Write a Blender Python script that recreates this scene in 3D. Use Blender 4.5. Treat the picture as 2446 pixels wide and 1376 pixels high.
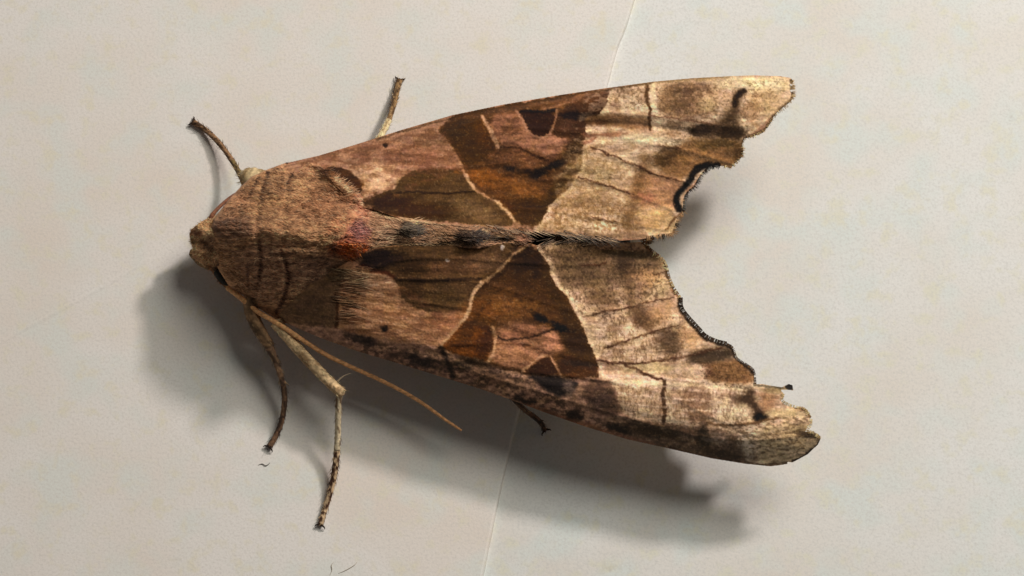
import bpy, math, random
import numpy as np

# ------------------------------------------------------------------ scene reset
for o in list(bpy.data.objects):
    bpy.data.objects.remove(o, do_unlink=True)
scene = bpy.context.scene
col = scene.collection
MM = 0.001
random.seed(7)
rng = np.random.default_rng(11)

# ------------------------------------------------------------------ camera
TILT = math.radians(14.0)          # camera leans a little towards the lower side of the moth
DIST = 180.0                       # mm
FRAME = 46.0                       # mm of sheet across the picture
TARGET = np.array([0.0, 0.0, 2.5])
SENSOR = 36.0
CAM = TARGET + DIST * np.array([0.0, -math.sin(TILT), math.cos(TILT)])
cam_d = bpy.data.cameras.new('camera')
cam_d.sensor_width = SENSOR
cam_d.lens = SENSOR * DIST / FRAME
cam_d.clip_start = 0.005
cam_d.clip_end = 20.0
cam = bpy.data.objects.new('camera', cam_d)
cam.location = CAM * MM
cam.rotation_euler = (TILT, 0, 0)
col.objects.link(cam)
scene.camera = cam

# ------------------------------------------------------------------ world and lamps
world = bpy.data.worlds.new('World')
scene.world = world
world.use_nodes = True
bg = world.node_tree.nodes['Background']
bg.inputs[0].default_value = (1.0, 0.97, 0.93, 1)
bg.inputs[1].default_value = 0.07

def lamp(name, el, az, dist, size, power, colour):
    d = bpy.data.lights.new(name, 'AREA')
    d.shape = 'DISK'
    d.size = size * MM
    d.energy = power
    d.color = colour
    o = bpy.data.objects.new(name, d)
    e, a = math.radians(el), math.radians(az)
    v = np.array([math.cos(e) * math.cos(a), math.cos(e) * math.sin(a), math.sin(e)])
    p = np.array([2.0, 0.0, 2.0]) + v * dist
    o.location = p * MM
    from mathutils import Vector
    o.rotation_euler = Vector(v).to_track_quat('Z', 'Y').to_euler()
    col.objects.link(o)
    return o

lamp('desk_lamp_upper', 56, 50, 180, 88, 0.172, (0.985, 0.985, 0.905))
lamp('desk_lamp_lower', 43, 48, 185, 18, 0.193, (1.0, 0.93, 0.895))

scene.view_settings.view_transform = 'Standard'
scene.view_settings.look = 'None'
scene.view_settings.gamma = 1.0
scene.view_settings.exposure = 0.0
scene.view_settings.use_curve_mapping = False

# ------------------------------------------------------------------ numeric helpers
FWD = np.array([0.0, math.sin(TILT), -math.cos(TILT)])
UP = np.array([0.0, math.cos(TILT), math.sin(TILT)])
SC = FRAME / DIST

def P(u, v, z):
    """world point (mm) of the thing seen at photo position (u, v) standing z mm above the sheet"""
    u = np.asarray(u, float); v = np.asarray(v, float); z = np.asarray(z, float)
    a = (u - 1223.0) / 2446.0 * SC
    b = -(v - 688.0) / 2446.0 * SC
    dx = a
    dy = FWD[1] + UP[1] * b
    dz = FWD[2] + UP[2] * b
    t = (z - CAM[2]) / dz
    return np.stack([CAM[0] + dx * t, CAM[1] + dy * t, z + 0 * t], -1)

def hash2(ix, iy, seed):
    n = (ix.astype(np.int64) * 374761393 + iy.astype(np.int64) * 668265263 + seed * 1442695041) & 0x7fffffff
    n = ((n ^ (n >> 13)) * 1274126177) & 0x7fffffff
    return ((n ^ (n >> 16)) & 0xffff) / 65535.0

def vnoise(x, y, seed=0):
    ix = np.floor(x); iy = np.floor(y)
    fx = x - ix; fy = y - iy
    fx = fx * fx * (3 - 2 * fx); fy = fy * fy * (3 - 2 * fy)
    a = hash2(ix, iy, seed); b = hash2(ix + 1, iy, seed)
    c = hash2(ix, iy + 1, seed); d = hash2(ix + 1, iy + 1, seed)
    return (a + (b - a) * fx) * (1 - fy) + (c + (d - c) * fx) * fy

def fbm(x, y, seed=0, oct=4):
    s = 0; a = 0.5; t = 0
    for k in range(oct):
        s = s + a * vnoise(x * 2 ** k, y * 2 ** k, seed + k * 17); t += a; a *= 0.55
    return s / t

def chaikin(pts, closed=True, n=2):
    p = np.array(pts, float)
    for _ in range(n):
        if closed:
            q = np.roll(p, -1, 0)
            p = np.stack([p * .75 + q * .25, p * .25 + q * .75], 1).reshape(-1, 2)
        else:
            a, b = p[:-1], p[1:]
            m = np.stack([a * .75 + b * .25, a * .25 + b * .75], 1).reshape(-1, 2)
            p = np.vstack([p[:1], m, p[-1:]])
    return p

def seg_dist(u, v, pts, closed):
    d2 = np.full(u.shape, 1e12)
    n = len(pts)
    for i in range(n if closed else n - 1):
        ax, ay = pts[i]; bx, by = pts[(i + 1) % n]
        ex, ey = bx - ax, by - ay
        L = ex * ex + ey * ey + 1e-12
        t = np.clip(((u - ax) * ex + (v - ay) * ey) / L, 0, 1)
        dd = (u - ax - t * ex) ** 2 + (v - ay - t * ey) ** 2
        d2 = np.minimum(d2, dd)
    return np.sqrt(d2)

def inside(u, v, pts):
    r = np.zeros(u.shape, bool)
    n = len(pts)
    for i in range(n):
        ax, ay = pts[i]; bx, by = pts[(i + 1) % n]
        c = ((ay > v) != (by > v))
        with np.errstate(divide='ignore', invalid='ignore'):
            x = (bx - ax) * (v - ay) / (by - ay + 1e-12) + ax
        r ^= c & (u < x)
    return r

def sdist(u, v, pts):
    d = seg_dist(u, v, pts, True)
    return np.where(inside(u, v, pts), -d, d)

def smooth(a, b, x):
    t = np.clip((x - a) / (b - a), 0, 1)
    return t * t * (3 - 2 * t)

class Paint:
    """colours laid on a surface, one area after another (0..255 display values)"""
    def __init__(s, u, v, base, warp=5.0, wscale=22.0):
        s.u, s.v = u, v
        s.c = np.tile(np.array(base, float), (len(u), 1))
        s.wu = u + (fbm(u / wscale, v / wscale, 3) - .5) * 2 * warp + (vnoise(u / 4, v / 4, 5) - .5) * 3.5
        s.wv = v + (fbm(u / wscale, v / wscale, 9) - .5) * 2 * warp + (vnoise(u / 4, v / 4, 8) - .5) * 3.5
    def _mix(s, idx, m, colour, var=0.0, seed=1):
        if np.ndim(colour) == 1: colour = np.array(colour, float)
        c = colour
        if var:
            k = 1 + (fbm(s.u[idx] / 9, s.v[idx] / 6, seed) - .5) * 2 * var
            c = colour * k[:, None]
        s.c[idx] = s.c[idx] * (1 - m[:, None]) + c * m[:, None]
    def _box(s, pts, mar):
        lo = np.min(pts, 0) - mar; hi = np.max(pts, 0) + mar
        return np.nonzero((s.wu > lo[0]) & (s.wu < hi[0]) & (s.wv > lo[1]) & (s.wv < hi[1]))[0]
    def fill(s, pts, colour, soft=3, alpha=1.0, var=0.12, sm=1, seed=1):
        p = chaikin(pts, True, sm) if sm else np.array(pts, float)
        i = s._box(p, soft + 2)
        if len(i) == 0: return
        d = sdist(s.wu[i], s.wv[i], p)
        s._mix(i, alpha * smooth(soft, -soft, d), colour, var, seed)
    def line(s, pts, w, colour, soft=2, alpha=1.0, var=0.1, breakup=0.0, taper=False):
        p = chaikin(pts, False, 2)
        i = s._box(p, w + soft + 2)
        if len(i) == 0: return
        d = seg_dist(s.wu[i], s.wv[i], p, False)
        m = alpha * smooth(w / 2 + soft, w / 2 - soft, d)
        if breakup:
            m = m * (1 - breakup + breakup * smooth(.35, .62, fbm(s.u[i] / 14, s.v[i] / 14, 77)))
        s._mix(i, m, colour, var)
    def blob(s, c, rx, ry, colour, alpha=1.0, ang=0.0, var=0.12, power=1.0, rough=0.55):
        R = max(rx, ry) * 1.9
        i = s._box(np.array([c]), R)
        if len(i) == 0: return
        ca, sa = math.cos(math.radians(ang)), math.sin(math.radians(ang))
        x = s.wu[i] - c[0]; y = s.wv[i] - c[1]
        a = (x * ca + y * sa) / rx; b = (-x * sa + y * ca) / ry
        r = np.sqrt(a * a + b * b)
        if rough: r = r + (fbm(s.u[i] / 16, s.v[i] / 10, 31 + int(c[0])) - .5) * 2 * rough + (fbm(s.u[i] / 5, s.v[i] / 4, 35 + int(c[1])) - .5) * rough
        s._mix(i, alpha * smooth(1.5, .45, r) ** power, colour, var)
    def speck(s, pts, colour, scale=4, thr=.66, alpha=.6, seed=50, sx=1.0, sy=1.0):
        p = np.array(pts, float)
        i = s._box(p, 2)
        if len(i) == 0: return
        d = sdist(s.wu[i], s.wv[i], p)
        n = fbm(s.u[i] / (scale * sx), s.v[i] / (scale * sy), seed, 3)
        m = alpha * smooth(6, -6, d) * smooth(thr - .06, thr + .06, n)
        s._mix(i, m, colour)

ALB = 1.03     # display value of a fully lit surface -> base colour
def to_lin(c, k=.14):
    c = np.clip(np.asarray(c, float) / 255.0, 0, 1)
    l = np.where(c <= .04045, c / 12.92, ((c + .055) / 1.055) ** 2.4)
    lum = (l * np.array([.3, .55, .15])).sum(-1, keepdims=True)
    if k > .3:      # wing scales: dark browns are redder and richer than the tan
        l = np.maximum(lum + (l - lum) * (1.04 + .18 * np.clip(1 - lum / .45, 0, 1)), .002) * np.array([1.03, .955, 1.03])
    return np.clip(ALB * l * np.maximum((lum / .44) ** k, .36), 0.004, 0.85)

class TPS:
    def __init__(s, ctrl, lam=0.02):
        c = np.array(ctrl, float)
        s.p = c[:, :2] / 100.0
        n = len(c)
        K = s._k(((s.p[:, None] - s.p[None]) ** 2).sum(-1)) + lam * np.eye(n)
        Q = np.hstack([np.ones((n, 1)), s.p])
        A = np.zeros((n + 3, n + 3)); A[:n, :n] = K; A[:n, n:] = Q; A[n:, :n] = Q.T
        b = np.zeros(n + 3); b[:n] = c[:, 2]
        s.w = np.linalg.solve(A, b)
    @staticmethod
    def _k(r2): return .5 * r2 * np.log(r2 + 1e-9)
    def __call__(s, u, v):
        u = np.asarray(u, float) / 100; v = np.asarray(v, float) / 100
        z = s.w[-3] + s.w[-2] * u + s.w[-1] * v
        for k in range(len(s.p)):
            z = z + s.w[k] * s._k((u - s.p[k, 0]) ** 2 + (v - s.p[k, 1]) ** 2)
        return z

# ------------------------------------------------------------------ materials
def new_mat(name):
    m = bpy.data.materials.new(name); m.use_nodes = True
    nt = m.node_tree
    return m, nt, nt.nodes['Principled BSDF']

def scale_mat(name, rough=.8, bump=.25, sheen=.12, grain=.22, freq=9000):
    """vertex colour of the scales, broken up by fine procedural grain"""
    m, nt, b = new_mat(name)
    at = nt.nodes.new('ShaderNodeAttribute'); at.attribute_name = 'Col'
    tc = nt.nodes.new('ShaderNodeTexCoord')
    n1 = nt.nodes.new('ShaderNodeTexNoise'); n1.inputs['Scale'].default_value = freq; n1.inputs['Detail'].default_value = 3
    nt.links.new(tc.outputs['Object'], n1.inputs['Vector'])
    mr = nt.nodes.new('ShaderNodeMapRange')
    mr.inputs['From Min'].default_value = .3; mr.inputs['From Max'].default_value = .7
    mr.inputs['To Min'].default_value = 1 - grain; mr.inputs['To Max'].default_value = 1 + grain
    nt.links.new(n1.outputs['Fac'], mr.inputs['Value'])
    hsv = nt.nodes.new('ShaderNodeHueSaturation')
    nt.links.new(at.outputs['Color'], hsv.inputs['Color'])
    nt.links.new(mr.outputs['Result'], hsv.inputs['Value'])
    nt.links.new(hsv.outputs['Color'], b.inputs['Base Color'])
    bp = nt.nodes.new('ShaderNodeBump'); bp.inputs['Strength'].default_value = bump; bp.inputs['Distance'].default_value = 0.00004
    nt.links.new(n1.outputs['Fac'], bp.inputs['Height'])
    nt.links.new(bp.outputs['Normal'], b.inputs['Normal'])
    b.inputs['Roughness'].default_value = rough
    b.inputs['Specular IOR Level'].default_value = .18
    b.inputs['Sheen Weight'].default_value = sheen
    b.inputs['Sheen Roughness'].default_value = .5
    return m

M_WING = scale_mat('wing_scales', rough=.9, bump=.15, sheen=.08, grain=.14)
def scale_rows(m):
    nt = m.node_tree; b = nt.nodes['Principled BSDF']
    tc = next(n for n in nt.nodes if n.type == 'TEX_COORD'); hs = next(n for n in nt.nodes if n.type == 'HUE_SAT')
    mp = nt.nodes.new('ShaderNodeMapping'); mp.inputs['Scale'].default_value = (.55, 1.0, .4)
    nt.links.new(tc.outputs['Object'], mp.inputs['Vector'])
    vo = nt.nodes.new('ShaderNodeTexVoronoi'); vo.inputs['Scale'].default_value = 9500; vo.inputs['Randomness'].default_value = .75
    nt.links.new(mp.outputs['Vector'], vo.inputs['Vector'])
    sp = nt.nodes.new('ShaderNodeSeparateColor'); nt.links.new(vo.outputs['Color'], sp.inputs['Color'])
    mr = nt.nodes.new('ShaderNodeMapRange'); mr.inputs['To Min'].default_value = .90; mr.inputs['To Max'].default_value = 1.11
    nt.links.new(sp.outputs['Red'], mr.inputs['Value'])
    h2 = nt.nodes.new('ShaderNodeHueSaturation')
    nt.links.new(hs.outputs['Color'], h2.inputs['Color']); nt.links.new(mr.outputs['Result'], h2.inputs['Value'])
    nt.links.new(h2.outputs['Color'], b.inputs['Base Color'])
    bp = nt.nodes.new('ShaderNodeBump'); bp.inputs['Strength'].default_value = .2; bp.inputs['Distance'].default_value = .00004; bp.invert = True
    old = next(n for n in nt.nodes if n.type == 'BUMP' and n != bp)
    nt.links.new(vo.outputs['Distance'], bp.inputs['Height']); nt.links.new(old.outputs['Normal'], bp.inputs['Normal'])
    nt.links.new(bp.outputs['Normal'], b.inputs['Normal'])
scale_rows(M_WING)
def membrane_mat(m):
    nt = m.node_tree; b = nt.nodes['Principled BSDF']; out = nt.nodes['Material Output']
    at = next(n for n in nt.nodes if n.type == 'ATTRIBUTE')
    tr = nt.nodes.new('ShaderNodeBsdfTranslucent'); tr.inputs['Color'].default_value = (.93, .95, .80, 1)
    mx = nt.nodes.new('ShaderNodeMixShader')
    nt.links.new(at.outputs['Alpha'], mx.inputs['Fac'])
    nt.links.new(b.outputs['BSDF'], mx.inputs[1]); nt.links.new(tr.outputs['BSDF'], mx.inputs[2])
    nt.links.new(mx.outputs['Shader'], out.inputs['Surface'])
membrane_mat(M_WING)
M_FUR = scale_mat('body_fur', rough=.85, bump=.0, sheen=.1, grain=.1)
M_LEG = scale_mat('leg_scales', rough=.7, bump=.3, sheen=.1, grain=.25)

def eye_mat():
    m, nt, b = new_mat('compound_eye')
    tc = nt.nodes.new('ShaderNodeTexCoord')
    vo = nt.nodes.new('ShaderNodeTexVoronoi'); vo.inputs['Scale'].default_value = 16000
    nt.links.new(tc.outputs['Object'], vo.inputs['Vector'])
    cr = nt.nodes.new('ShaderNodeValToRGB')
    cr.color_ramp.elements[0].color = (.022, .016, .010, 1); cr.color_ramp.elements[1].color = (.008, .006, .004, 1)
    nt.links.new(vo.outputs['Distance'], cr.inputs['Fac'])
    nt.links.new(cr.outputs['Color'], b.inputs['Base Color'])
    b.inputs['Roughness'].default_value = .7
    b.inputs['Specular IOR Level'].default_value = .2
    return m
M_EYE = eye_mat()

def paper_mat(name, tint):
    m, nt, b = new_mat(name)
    tc = nt.nodes.new('ShaderNodeTexCoord')
    def noise(scale, detail, seed):
        n = nt.nodes.new('ShaderNodeTexNoise'); n.inputs['Scale'].default_value = scale
        n.inputs['Detail'].default_value = detail; n.inputs['Roughness'].default_value = .6
        mp = nt.nodes.new('ShaderNodeMapping'); mp.inputs['Location'].default_value = (seed, seed * 2, 0)
        nt.links.new(tc.outputs['Object'], mp.inputs['Vector']); nt.links.new(mp.outputs['Vector'], n.inputs['Vector'])
        return n
    def mix(a, bcol, fac_node, lo, hi, amount):
        mr = nt.nodes.new('ShaderNodeMapRange'); mr.inputs['From Min'].default_value = lo; mr.inputs['From Max'].default_value = hi
        mr.inputs['To Min'].default_value = 0; mr.inputs['To Max'].default_value = amount
        nt.links.new(fac_node.outputs['Fac'], mr.inputs['Value'])
        mx = nt.nodes.new('ShaderNodeMix'); mx.data_type = 'RGBA'
        nt.links.new(mr.outputs['Result'], mx.inputs['Factor'])
        if isinstance(a, tuple): mx.inputs['A'].default_value = a
        else: nt.links.new(a, mx.inputs['A'])
        mx.inputs['B'].default_value = bcol
        return mx.outputs['Result']
    c = mix(tint, (tint[0] * .97, tint[1] * .915, tint[2] * .865, 1), noise(110, 3, .3), .42, .64, 1.0)   # broad warm clouding
    c = mix(c, (tint[0] * .92, tint[1] * .98, tint[2] * .97, 1), noise(420, 2, .7), .48, .66, .9)          # cool mottling
    c = mix(c, (tint[0] * .96, tint[1] * .94, tint[2] * .80, 1), noise(1100, 2, 1.1), .54, .70, .8)        # yellowish fibres
    c = mix(c, (tint[0] * .80, tint[1] * .79, tint[2] * .78, 1), noise(9000, 2, 1.7), .46, .78, .75)       # fine tooth of the sheet
    c = mix(c, (.42, .36, .28, 1), noise(620, 4, 2.3), .70, .78, .22)                                     # rare small stains
    nt.links.new(c, b.inputs['Base Color'])
    b.inputs['Roughness'].default_value = .75
    b.inputs['Specular IOR Level'].default_value = .2
    bp = nt.nodes.new('ShaderNodeBump'); bp.inputs['Strength'].default_value = .35; bp.inputs['Distance'].default_value = 0.00003
    nt.links.new(noise(6000, 3, 4.0).outputs['Fac'], bp.inputs['Height'])
    nt.links.new(bp.outputs['Normal'], b.inputs['Normal'])
    return m
M_PAPER_L = paper_mat('paper_left', (.79, .739, .692, 1))
M_PAPER_R = paper_mat('paper_right', (.755, .74, .71, 1))

def plain(name, c, rough=.7):
    m, nt, b = new_mat(name)
    n = nt.nodes.new('ShaderNodeTexNoise'); n.inputs['Scale'].default_value = 4000
    tc = nt.nodes.new('ShaderNodeTexCoord'); nt.links.new(tc.outputs['Object'], n.inputs['Vector'])
    cr = nt.nodes.new('ShaderNodeValToRGB')
    cr.color_ramp.elements[0].color = tuple(x * .7 for x in c) + (1,); cr.color_ramp.elements[1].color = tuple(min(1, x * 1.3) for x in c) + (1,)
    nt.links.new(n.outputs['Fac'], cr.inputs['Fac']); nt.links.new(cr.outputs['Color'], b.inputs['Base Color'])
    b.inputs['Roughness'].default_value = rough
    return m
M_FIBRE = plain('lint', (.10, .085, .07))
M_FIBRE2 = plain('pale_lint', (.46, .39, .31))

# ------------------------------------------------------------------ mesh helpers (millimetres in, metres out)
def link_mesh(name, verts, faces, mat, parent=None, colors=None, smooth_shade=True):
    me = bpy.data.meshes.new(name)
    verts = np.asarray(verts, float) * MM
    faces = list(faces) if not isinstance(faces, np.ndarray) else faces
    if isinstance(faces, np.ndarray):
        k = faces.shape[1]; nf = len(faces)
        me.vertices.add(len(verts)); me.vertices.foreach_set('co', verts.astype(np.float32).ravel())
        me.loops.add(nf * k); me.loops.foreach_set('vertex_index', faces.astype(np.int32).ravel())
        me.polygons.add(nf)
        me.polygons.foreach_set('loop_start', (np.arange(nf) * k).astype(np.int32))
        me.update(calc_edges=True)
    else:
        me.from_pydata(verts.tolist(), [], faces)
    if smooth_shade:
        me.polygons.foreach_set('use_smooth', np.ones(len(me.polygons), bool))
    if colors is not None:
        a = me.color_attributes.new('Col', 'FLOAT_COLOR', 'POINT')
        cc = np.ones((len(verts), 4), np.float32); colors = np.asarray(colors); cc[:, :colors.shape[1]] = colors
        a.data.foreach_set('color', cc.ravel())
    me.materials.append(mat)
    me.validate()
    o = bpy.data.objects.new(name, me)
    col.objects.link(o)
    if parent is not None: o.parent = parent
    return o

def grid_patch(outline, step):
    """vertices and quads filling an outline; the rim is pulled onto the outline itself"""
    op = np.array(outline, float)
    lo = op.min(0) - 2 * step; hi = op.max(0) + 2 * step
    nu = int((hi[0] - lo[0]) / step) + 1; nv = int((hi[1] - lo[1]) / step) + 1
    U, V = np.meshgrid(lo[0] + np.arange(nu) * step, lo[1] + np.arange(nv) * step, indexing='ij')
    u, v = U.ravel(), V.ravel()
    d = sdist(u, v, op)
    ok = d < .75 * step
    i, j = np.meshgrid(np.arange(nu - 1), np.arange(nv - 1), indexing='ij')
    a = (i * nv + j).ravel(); b = a + nv; c = b + 1; e = a + 1
    q = np.stack([a, e, c, b], 1)
    q = q[ok[q].all(1)]
    used = np.unique(q)
    m = np.full(nu * nv, -1); m[used] = np.arange(len(used))
    q = m[q]; u = u[used].copy(); v = v[used].copy(); d = d[used]
    # pull to the outline
    k = np.nonzero(d > 0)[0]
    if len(k):
        best = np.full(len(k), 1e12); pu = u[k].copy(); pv = v[k].copy()
        x, y = u[k].copy(), v[k].copy()
        n = len(op)
        for s in range(n):
            ax, ay = op[s]; bx, by = op[(s + 1) % n]; ex, ey = bx - ax, by - ay
            t = np.clip(((x - ax) * ex + (y - ay) * ey) / (ex * ex + ey * ey + 1e-12), 0, 1)
            qx, qy = ax + t * ex, ay + t * ey
            dd = (qx - x) ** 2 + (qy - y) ** 2
            w = dd < best
            best[w] = dd[w]; pu[w] = qx[w]; pv[w] = qy[w]
        u[k] = pu; v[k] = pv
    return u, v, q

def boundary_edges(q):
    e = np.vstack([q[:, [0, 1]], q[:, [1, 2]], q[:, [2, 3]], q[:, [3, 0]]])
    key = np.sort(e, 1); key = key[:, 0].astype(np.int64) * 10_000_000 + key[:, 1]
    un, inv, cnt = np.unique(key, return_inverse=True, return_counts=True)
    return e[cnt[inv] == 1]

def membrane(u, v, c):
    lum = (c * np.array([.3, .55, .15])).sum(1)
    return (.12 * smooth(1330, 1560, u) * np.clip(lum * 2.2, 0, 1))[:, None]

def shell(name, outline, step, zf, paint, mat, parent, under, contrast=.14):
    """upper skin from a height function plus an underside, closed round the rim"""
    u, v, q = grid_patch(outline, step)
    z = zf(u, v)
    top = P(u, v, z)
    c = to_lin(paint(u, v), contrast)
    if under is None:
        a, b_, c_ = top[q[0, 0]], top[q[0, 1]], top[q[0, 2]]
        if np.cross(b_ - a, c_ - a)[2] < 0: q = q[:, ::-1]
        T = membrane(u, v, c)
        return link_mesh(name, top, q, mat, parent, np.hstack([np.clip(c / (1 - .35 * T), 0, .92), T]))
    bot, cb = under(top, c)
    n = len(u)
    be = boundary_edges(q)
    side = np.stack([be[:, 1], be[:, 0], be[:, 0] + n, be[:, 1] + n], 1)
    faces = np.vstack([q, q[:, ::-1] + n, side])
    # orient upper skin upwards
    a, b_, c_ = top[q[0, 0]], top[q[0, 1]], top[q[0, 2]]
    if np.cross(b_ - a, c_ - a)[2] < 0: faces = faces[:, ::-1]
    return link_mesh(name, np.vstack([top, bot]), faces, mat, parent, np.vstack([c, cb]))

def thin(t):
    def f(top, c):
        b = top.copy(); b[:, 2] -= t
        return b, c * .75
    return f

def belly(zb, shrink):
    def f(top, c):
        b = top.copy(); m = b.mean(0)
        b[:, :2] = m[:2] + (b[:, :2] - m[:2]) * shrink
        b[:, 2] = zb + (b[:, 2] - b[:, 2].min()) * .05
        return b, c * .8
    return f

def strands(name, root, mid, tip, width, c_root, c_tip, mat, parent, kind='stuff'):
    """many fine hairs, each a three-sided tapering spike with a bend"""
    n = len(root)
    ax = tip - root; ax /= np.linalg.norm(ax, axis=1)[:, None] + 1e-9
    ref = np.tile(np.array([0, 0, 1.0]), (n, 1)); ref[np.abs(ax[:, 2]) > .9] = (1, 0, 0)
    s1 = np.cross(ax, ref); s1 /= np.linalg.norm(s1, axis=1)[:, None] + 1e-9
    s2 = np.cross(ax, s1)
    V = np.zeros((n, 7, 3)); C = np.zeros((n, 7, 3))
    for k in range(3):
        a = 2 * math.pi * k / 3 + math.pi / 2
        off = s1 * math.cos(a) + s2 * math.sin(a)
        V[:, k] = root + off * (width * .5)[:, None]
        V[:, 3 + k] = mid + off * (width * .42)[:, None]
        C[:, k] = c_root; C[:, 3 + k] = (c_root + c_tip) / 2
    V[:, 6] = tip; C[:, 6] = c_tip
    base = (np.arange(n) * 7)[:, None]
    tr = []
    for k in range(3):
        k2 = (k + 1) % 3
        tr += [[k, k2, 3 + k2], [k, 3 + k2, 3 + k], [3 + k, 3 + k2, 6]]
    F = np.vstack([base + np.array(t)[None] for t in tr])
    o = link_mesh(name, V.reshape(-1, 3), F, mat, parent, C.reshape(-1, 3))
    if kind: o['kind'] = kind
    return o

def tube(name, pts, radii, colour_fn, mat, parent, sides=10, sub=5, flat=1.0):
    """tapering limb along a bent path; pts in world mm"""
    p = np.array(pts, float); r = np.array(radii, float)
    # Catmull-Rom refinement
    Q, R = [], []
    n = len(p)
    for i in range(n - 1):
        p0 = p[max(i - 1, 0)]; p1 = p[i]; p2 = p[i + 1]; p3 = p[min(i + 2, n - 1)]
        for k in range(sub):
            t = k / sub
            Q.append(.5 * ((2 * p1) + (-p0 + p2) * t + (2 * p0 - 5 * p1 + 4 * p2 - p3) * t * t + (-p0 + 3 * p1 - 3 * p2 + p3) * t ** 3))
            R.append(r[i] + (r[i + 1] - r[i]) * t)
    Q.append(p[-1]); R.append(r[-1])
    Q = np.array(Q); R = np.array(R)
    T = np.gradient(Q, axis=0); T /= np.linalg.norm(T, axis=1)[:, None] + 1e-9
    V, C, F = [], [], []
    m = len(Q)
    for i in range(m):
        ref = np.array([0, 0, 1.0]) if abs(T[i, 2]) < .9 else np.array([0, 1.0, 0])
        s1 = np.cross(T[i], ref); s1 /= np.linalg.norm(s1); s2 = np.cross(s1, T[i])
        for k in range(sides):
            a = 2 * math.pi * k / sides
            rr = R[i] * (1 + .10 * (random.random() - .5))
            V.append(Q[i] + s1 * math.cos(a) * rr + s2 * math.sin(a) * rr * flat)
            C.append(colour_fn(i / (m - 1), a))
    for i in range(m - 1):
        for k in range(sides):
            k2 = (k + 1) % sides
            F.append((i * sides + k, i * sides + k2, (i + 1) * sides + k2, (i + 1) * sides + k))
    c0 = len(V); V.append(Q[0] - T[0] * R[0] * .5); C.append(C[0])
    c1 = len(V); V.append(Q[-1] + T[-1] * R[-1] * .5); C.append(C[-2])
    for k in range(sides):
        k2 = (k + 1) % sides
        F.append((c0, k2, k)); F.append((c1, (m - 1) * sides + k, (m - 1) * sides + k2))
    return link_mesh(name, V, F, mat, parent, to_lin(np.array(C))), Q, R

# ================================================================== THE SHEETS
SEAM = [(1700, -620), (1590, -250), (1513, 0), (1492, 70), (1474, 108), (1448, 206), (1400, 385), (1345, 590), (1290, 795), (1235, 996), (1198, 1151),
        (1167, 1300), (1152, 1376), (1100, 1640), (1030, 2000)]
def sheet(name, right, z, thick, mat, edge):
    sm = chaikin(SEAM, False, 2)
    s = P(sm[:, 0], sm[:, 1], np.full(len(sm), 0.0))
    y0, y1 = s[-1, 1], s[0, 1]
    X = 90.0
    top, low = [], []
    xo = X if right else -X
    sg = -1 if right else 1
    # the right sheet tucks 4 mm under the left one
    inner = s[:, :2] + (np.array([-4.0, 0]) if right else np.array([0.0, 0]))
    n = len(s)
    V, F = [], []
    rings = []
    if right: prof = [(0, 0.0), (0, -thick)]
    else: prof = [(-.09, 0.0), (-.03, -.02), (0.02, -.10), (.05, -thick)]
    for dx, dz in [(None, 0.0)] + prof + [(None, -thick)]:
        ring = []
        for i in range(n):
            x = xo if dx is None else inner[i, 0] + dx + (0 if right else (vnoise(np.array([i * 1.7]), np.array([dz * 9]), 4)[0] - .5) * .02)
            V.append((x, inner[i, 1], z + dz)); ring.append(len(V) - 1)
        rings.append(ring)
    for a, b in zip(rings[:-1], rings[1:]):
        for i in range(n - 1):
            f = (a[i], a[i + 1], b[i + 1], b[i])
            F.append(f if right else f[::-1])
    a, b = rings[-1], rings[0]
    for i in range(n - 1):
        f = (a[i], a[i + 1], b[i + 1], b[i]); F.append(f if right else f[::-1])
    F.append([r[0] for r in rings]); F.append([r[-1] for r in rings][::-1])
    o = link_mesh(name, V, F, mat, None, None, smooth_shade=False)
    o['kind'] = 'structure'
    return o
SHEET_L = sheet('overlapping_sheet', False, 0.0, .30, M_PAPER_L, True)
SHEET_R = sheet('backing_sheet', True, -.304, .30, M_PAPER_R, False)
for o, l in ((SHEET_L, 'off-white sheet under the head, its torn edge overlapping the other sheet'),
             (SHEET_R, 'off-white sheet under the wing tips, tucked beneath the overlapping sheet')):
    o['label'] = l

def crease(path, h, w, parent):
    p = chaikin(path, False, 2); n = len(p)
    t = np.gradient(p, axis=0); t /= np.linalg.norm(t, axis=1)[:, None]; nr = np.stack([-t[:, 1], t[:, 0]], 1)
    V, F = [], []
    prof = [(-1.0, -.25), (-.35, .55), (0, 1.0), (.35, .55), (1.0, -.25)]
    for i in range(n):
        f = math.sin(math.pi * (i + .3) / (n - .4)) ** .5
        for o_, hh in prof:
            q = p[i] + nr[i] * o_ * w
            V.append(P(q[0], q[1], hh * h * f - .001))
    for i in range(n - 1):
        for k in range(4): F.append((i * 5 + k, (i + 1) * 5 + k, (i + 1) * 5 + k + 1, i * 5 + k + 1))
    return link_mesh('crease', V, F, M_PAPER_L, parent)
crease([(-60, 852), (60, 785), (190, 716), (290, 660), (360, 615)], .022, 8, SHEET_L)
crease([(40, 905), (80, 882), (120, 868)], .007, 5, SHEET_L)

# ================================================================== THE MOTH
moth = bpy.data.objects.new('moth', None)
moth.location = (0, 0, 0)
moth.empty_display_size = .005
col.objects.link(moth)
moth['label'] = 'brown and cream moth with dark triangular wing marks resting on white sheets'
moth['category'] = 'moth'

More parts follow.
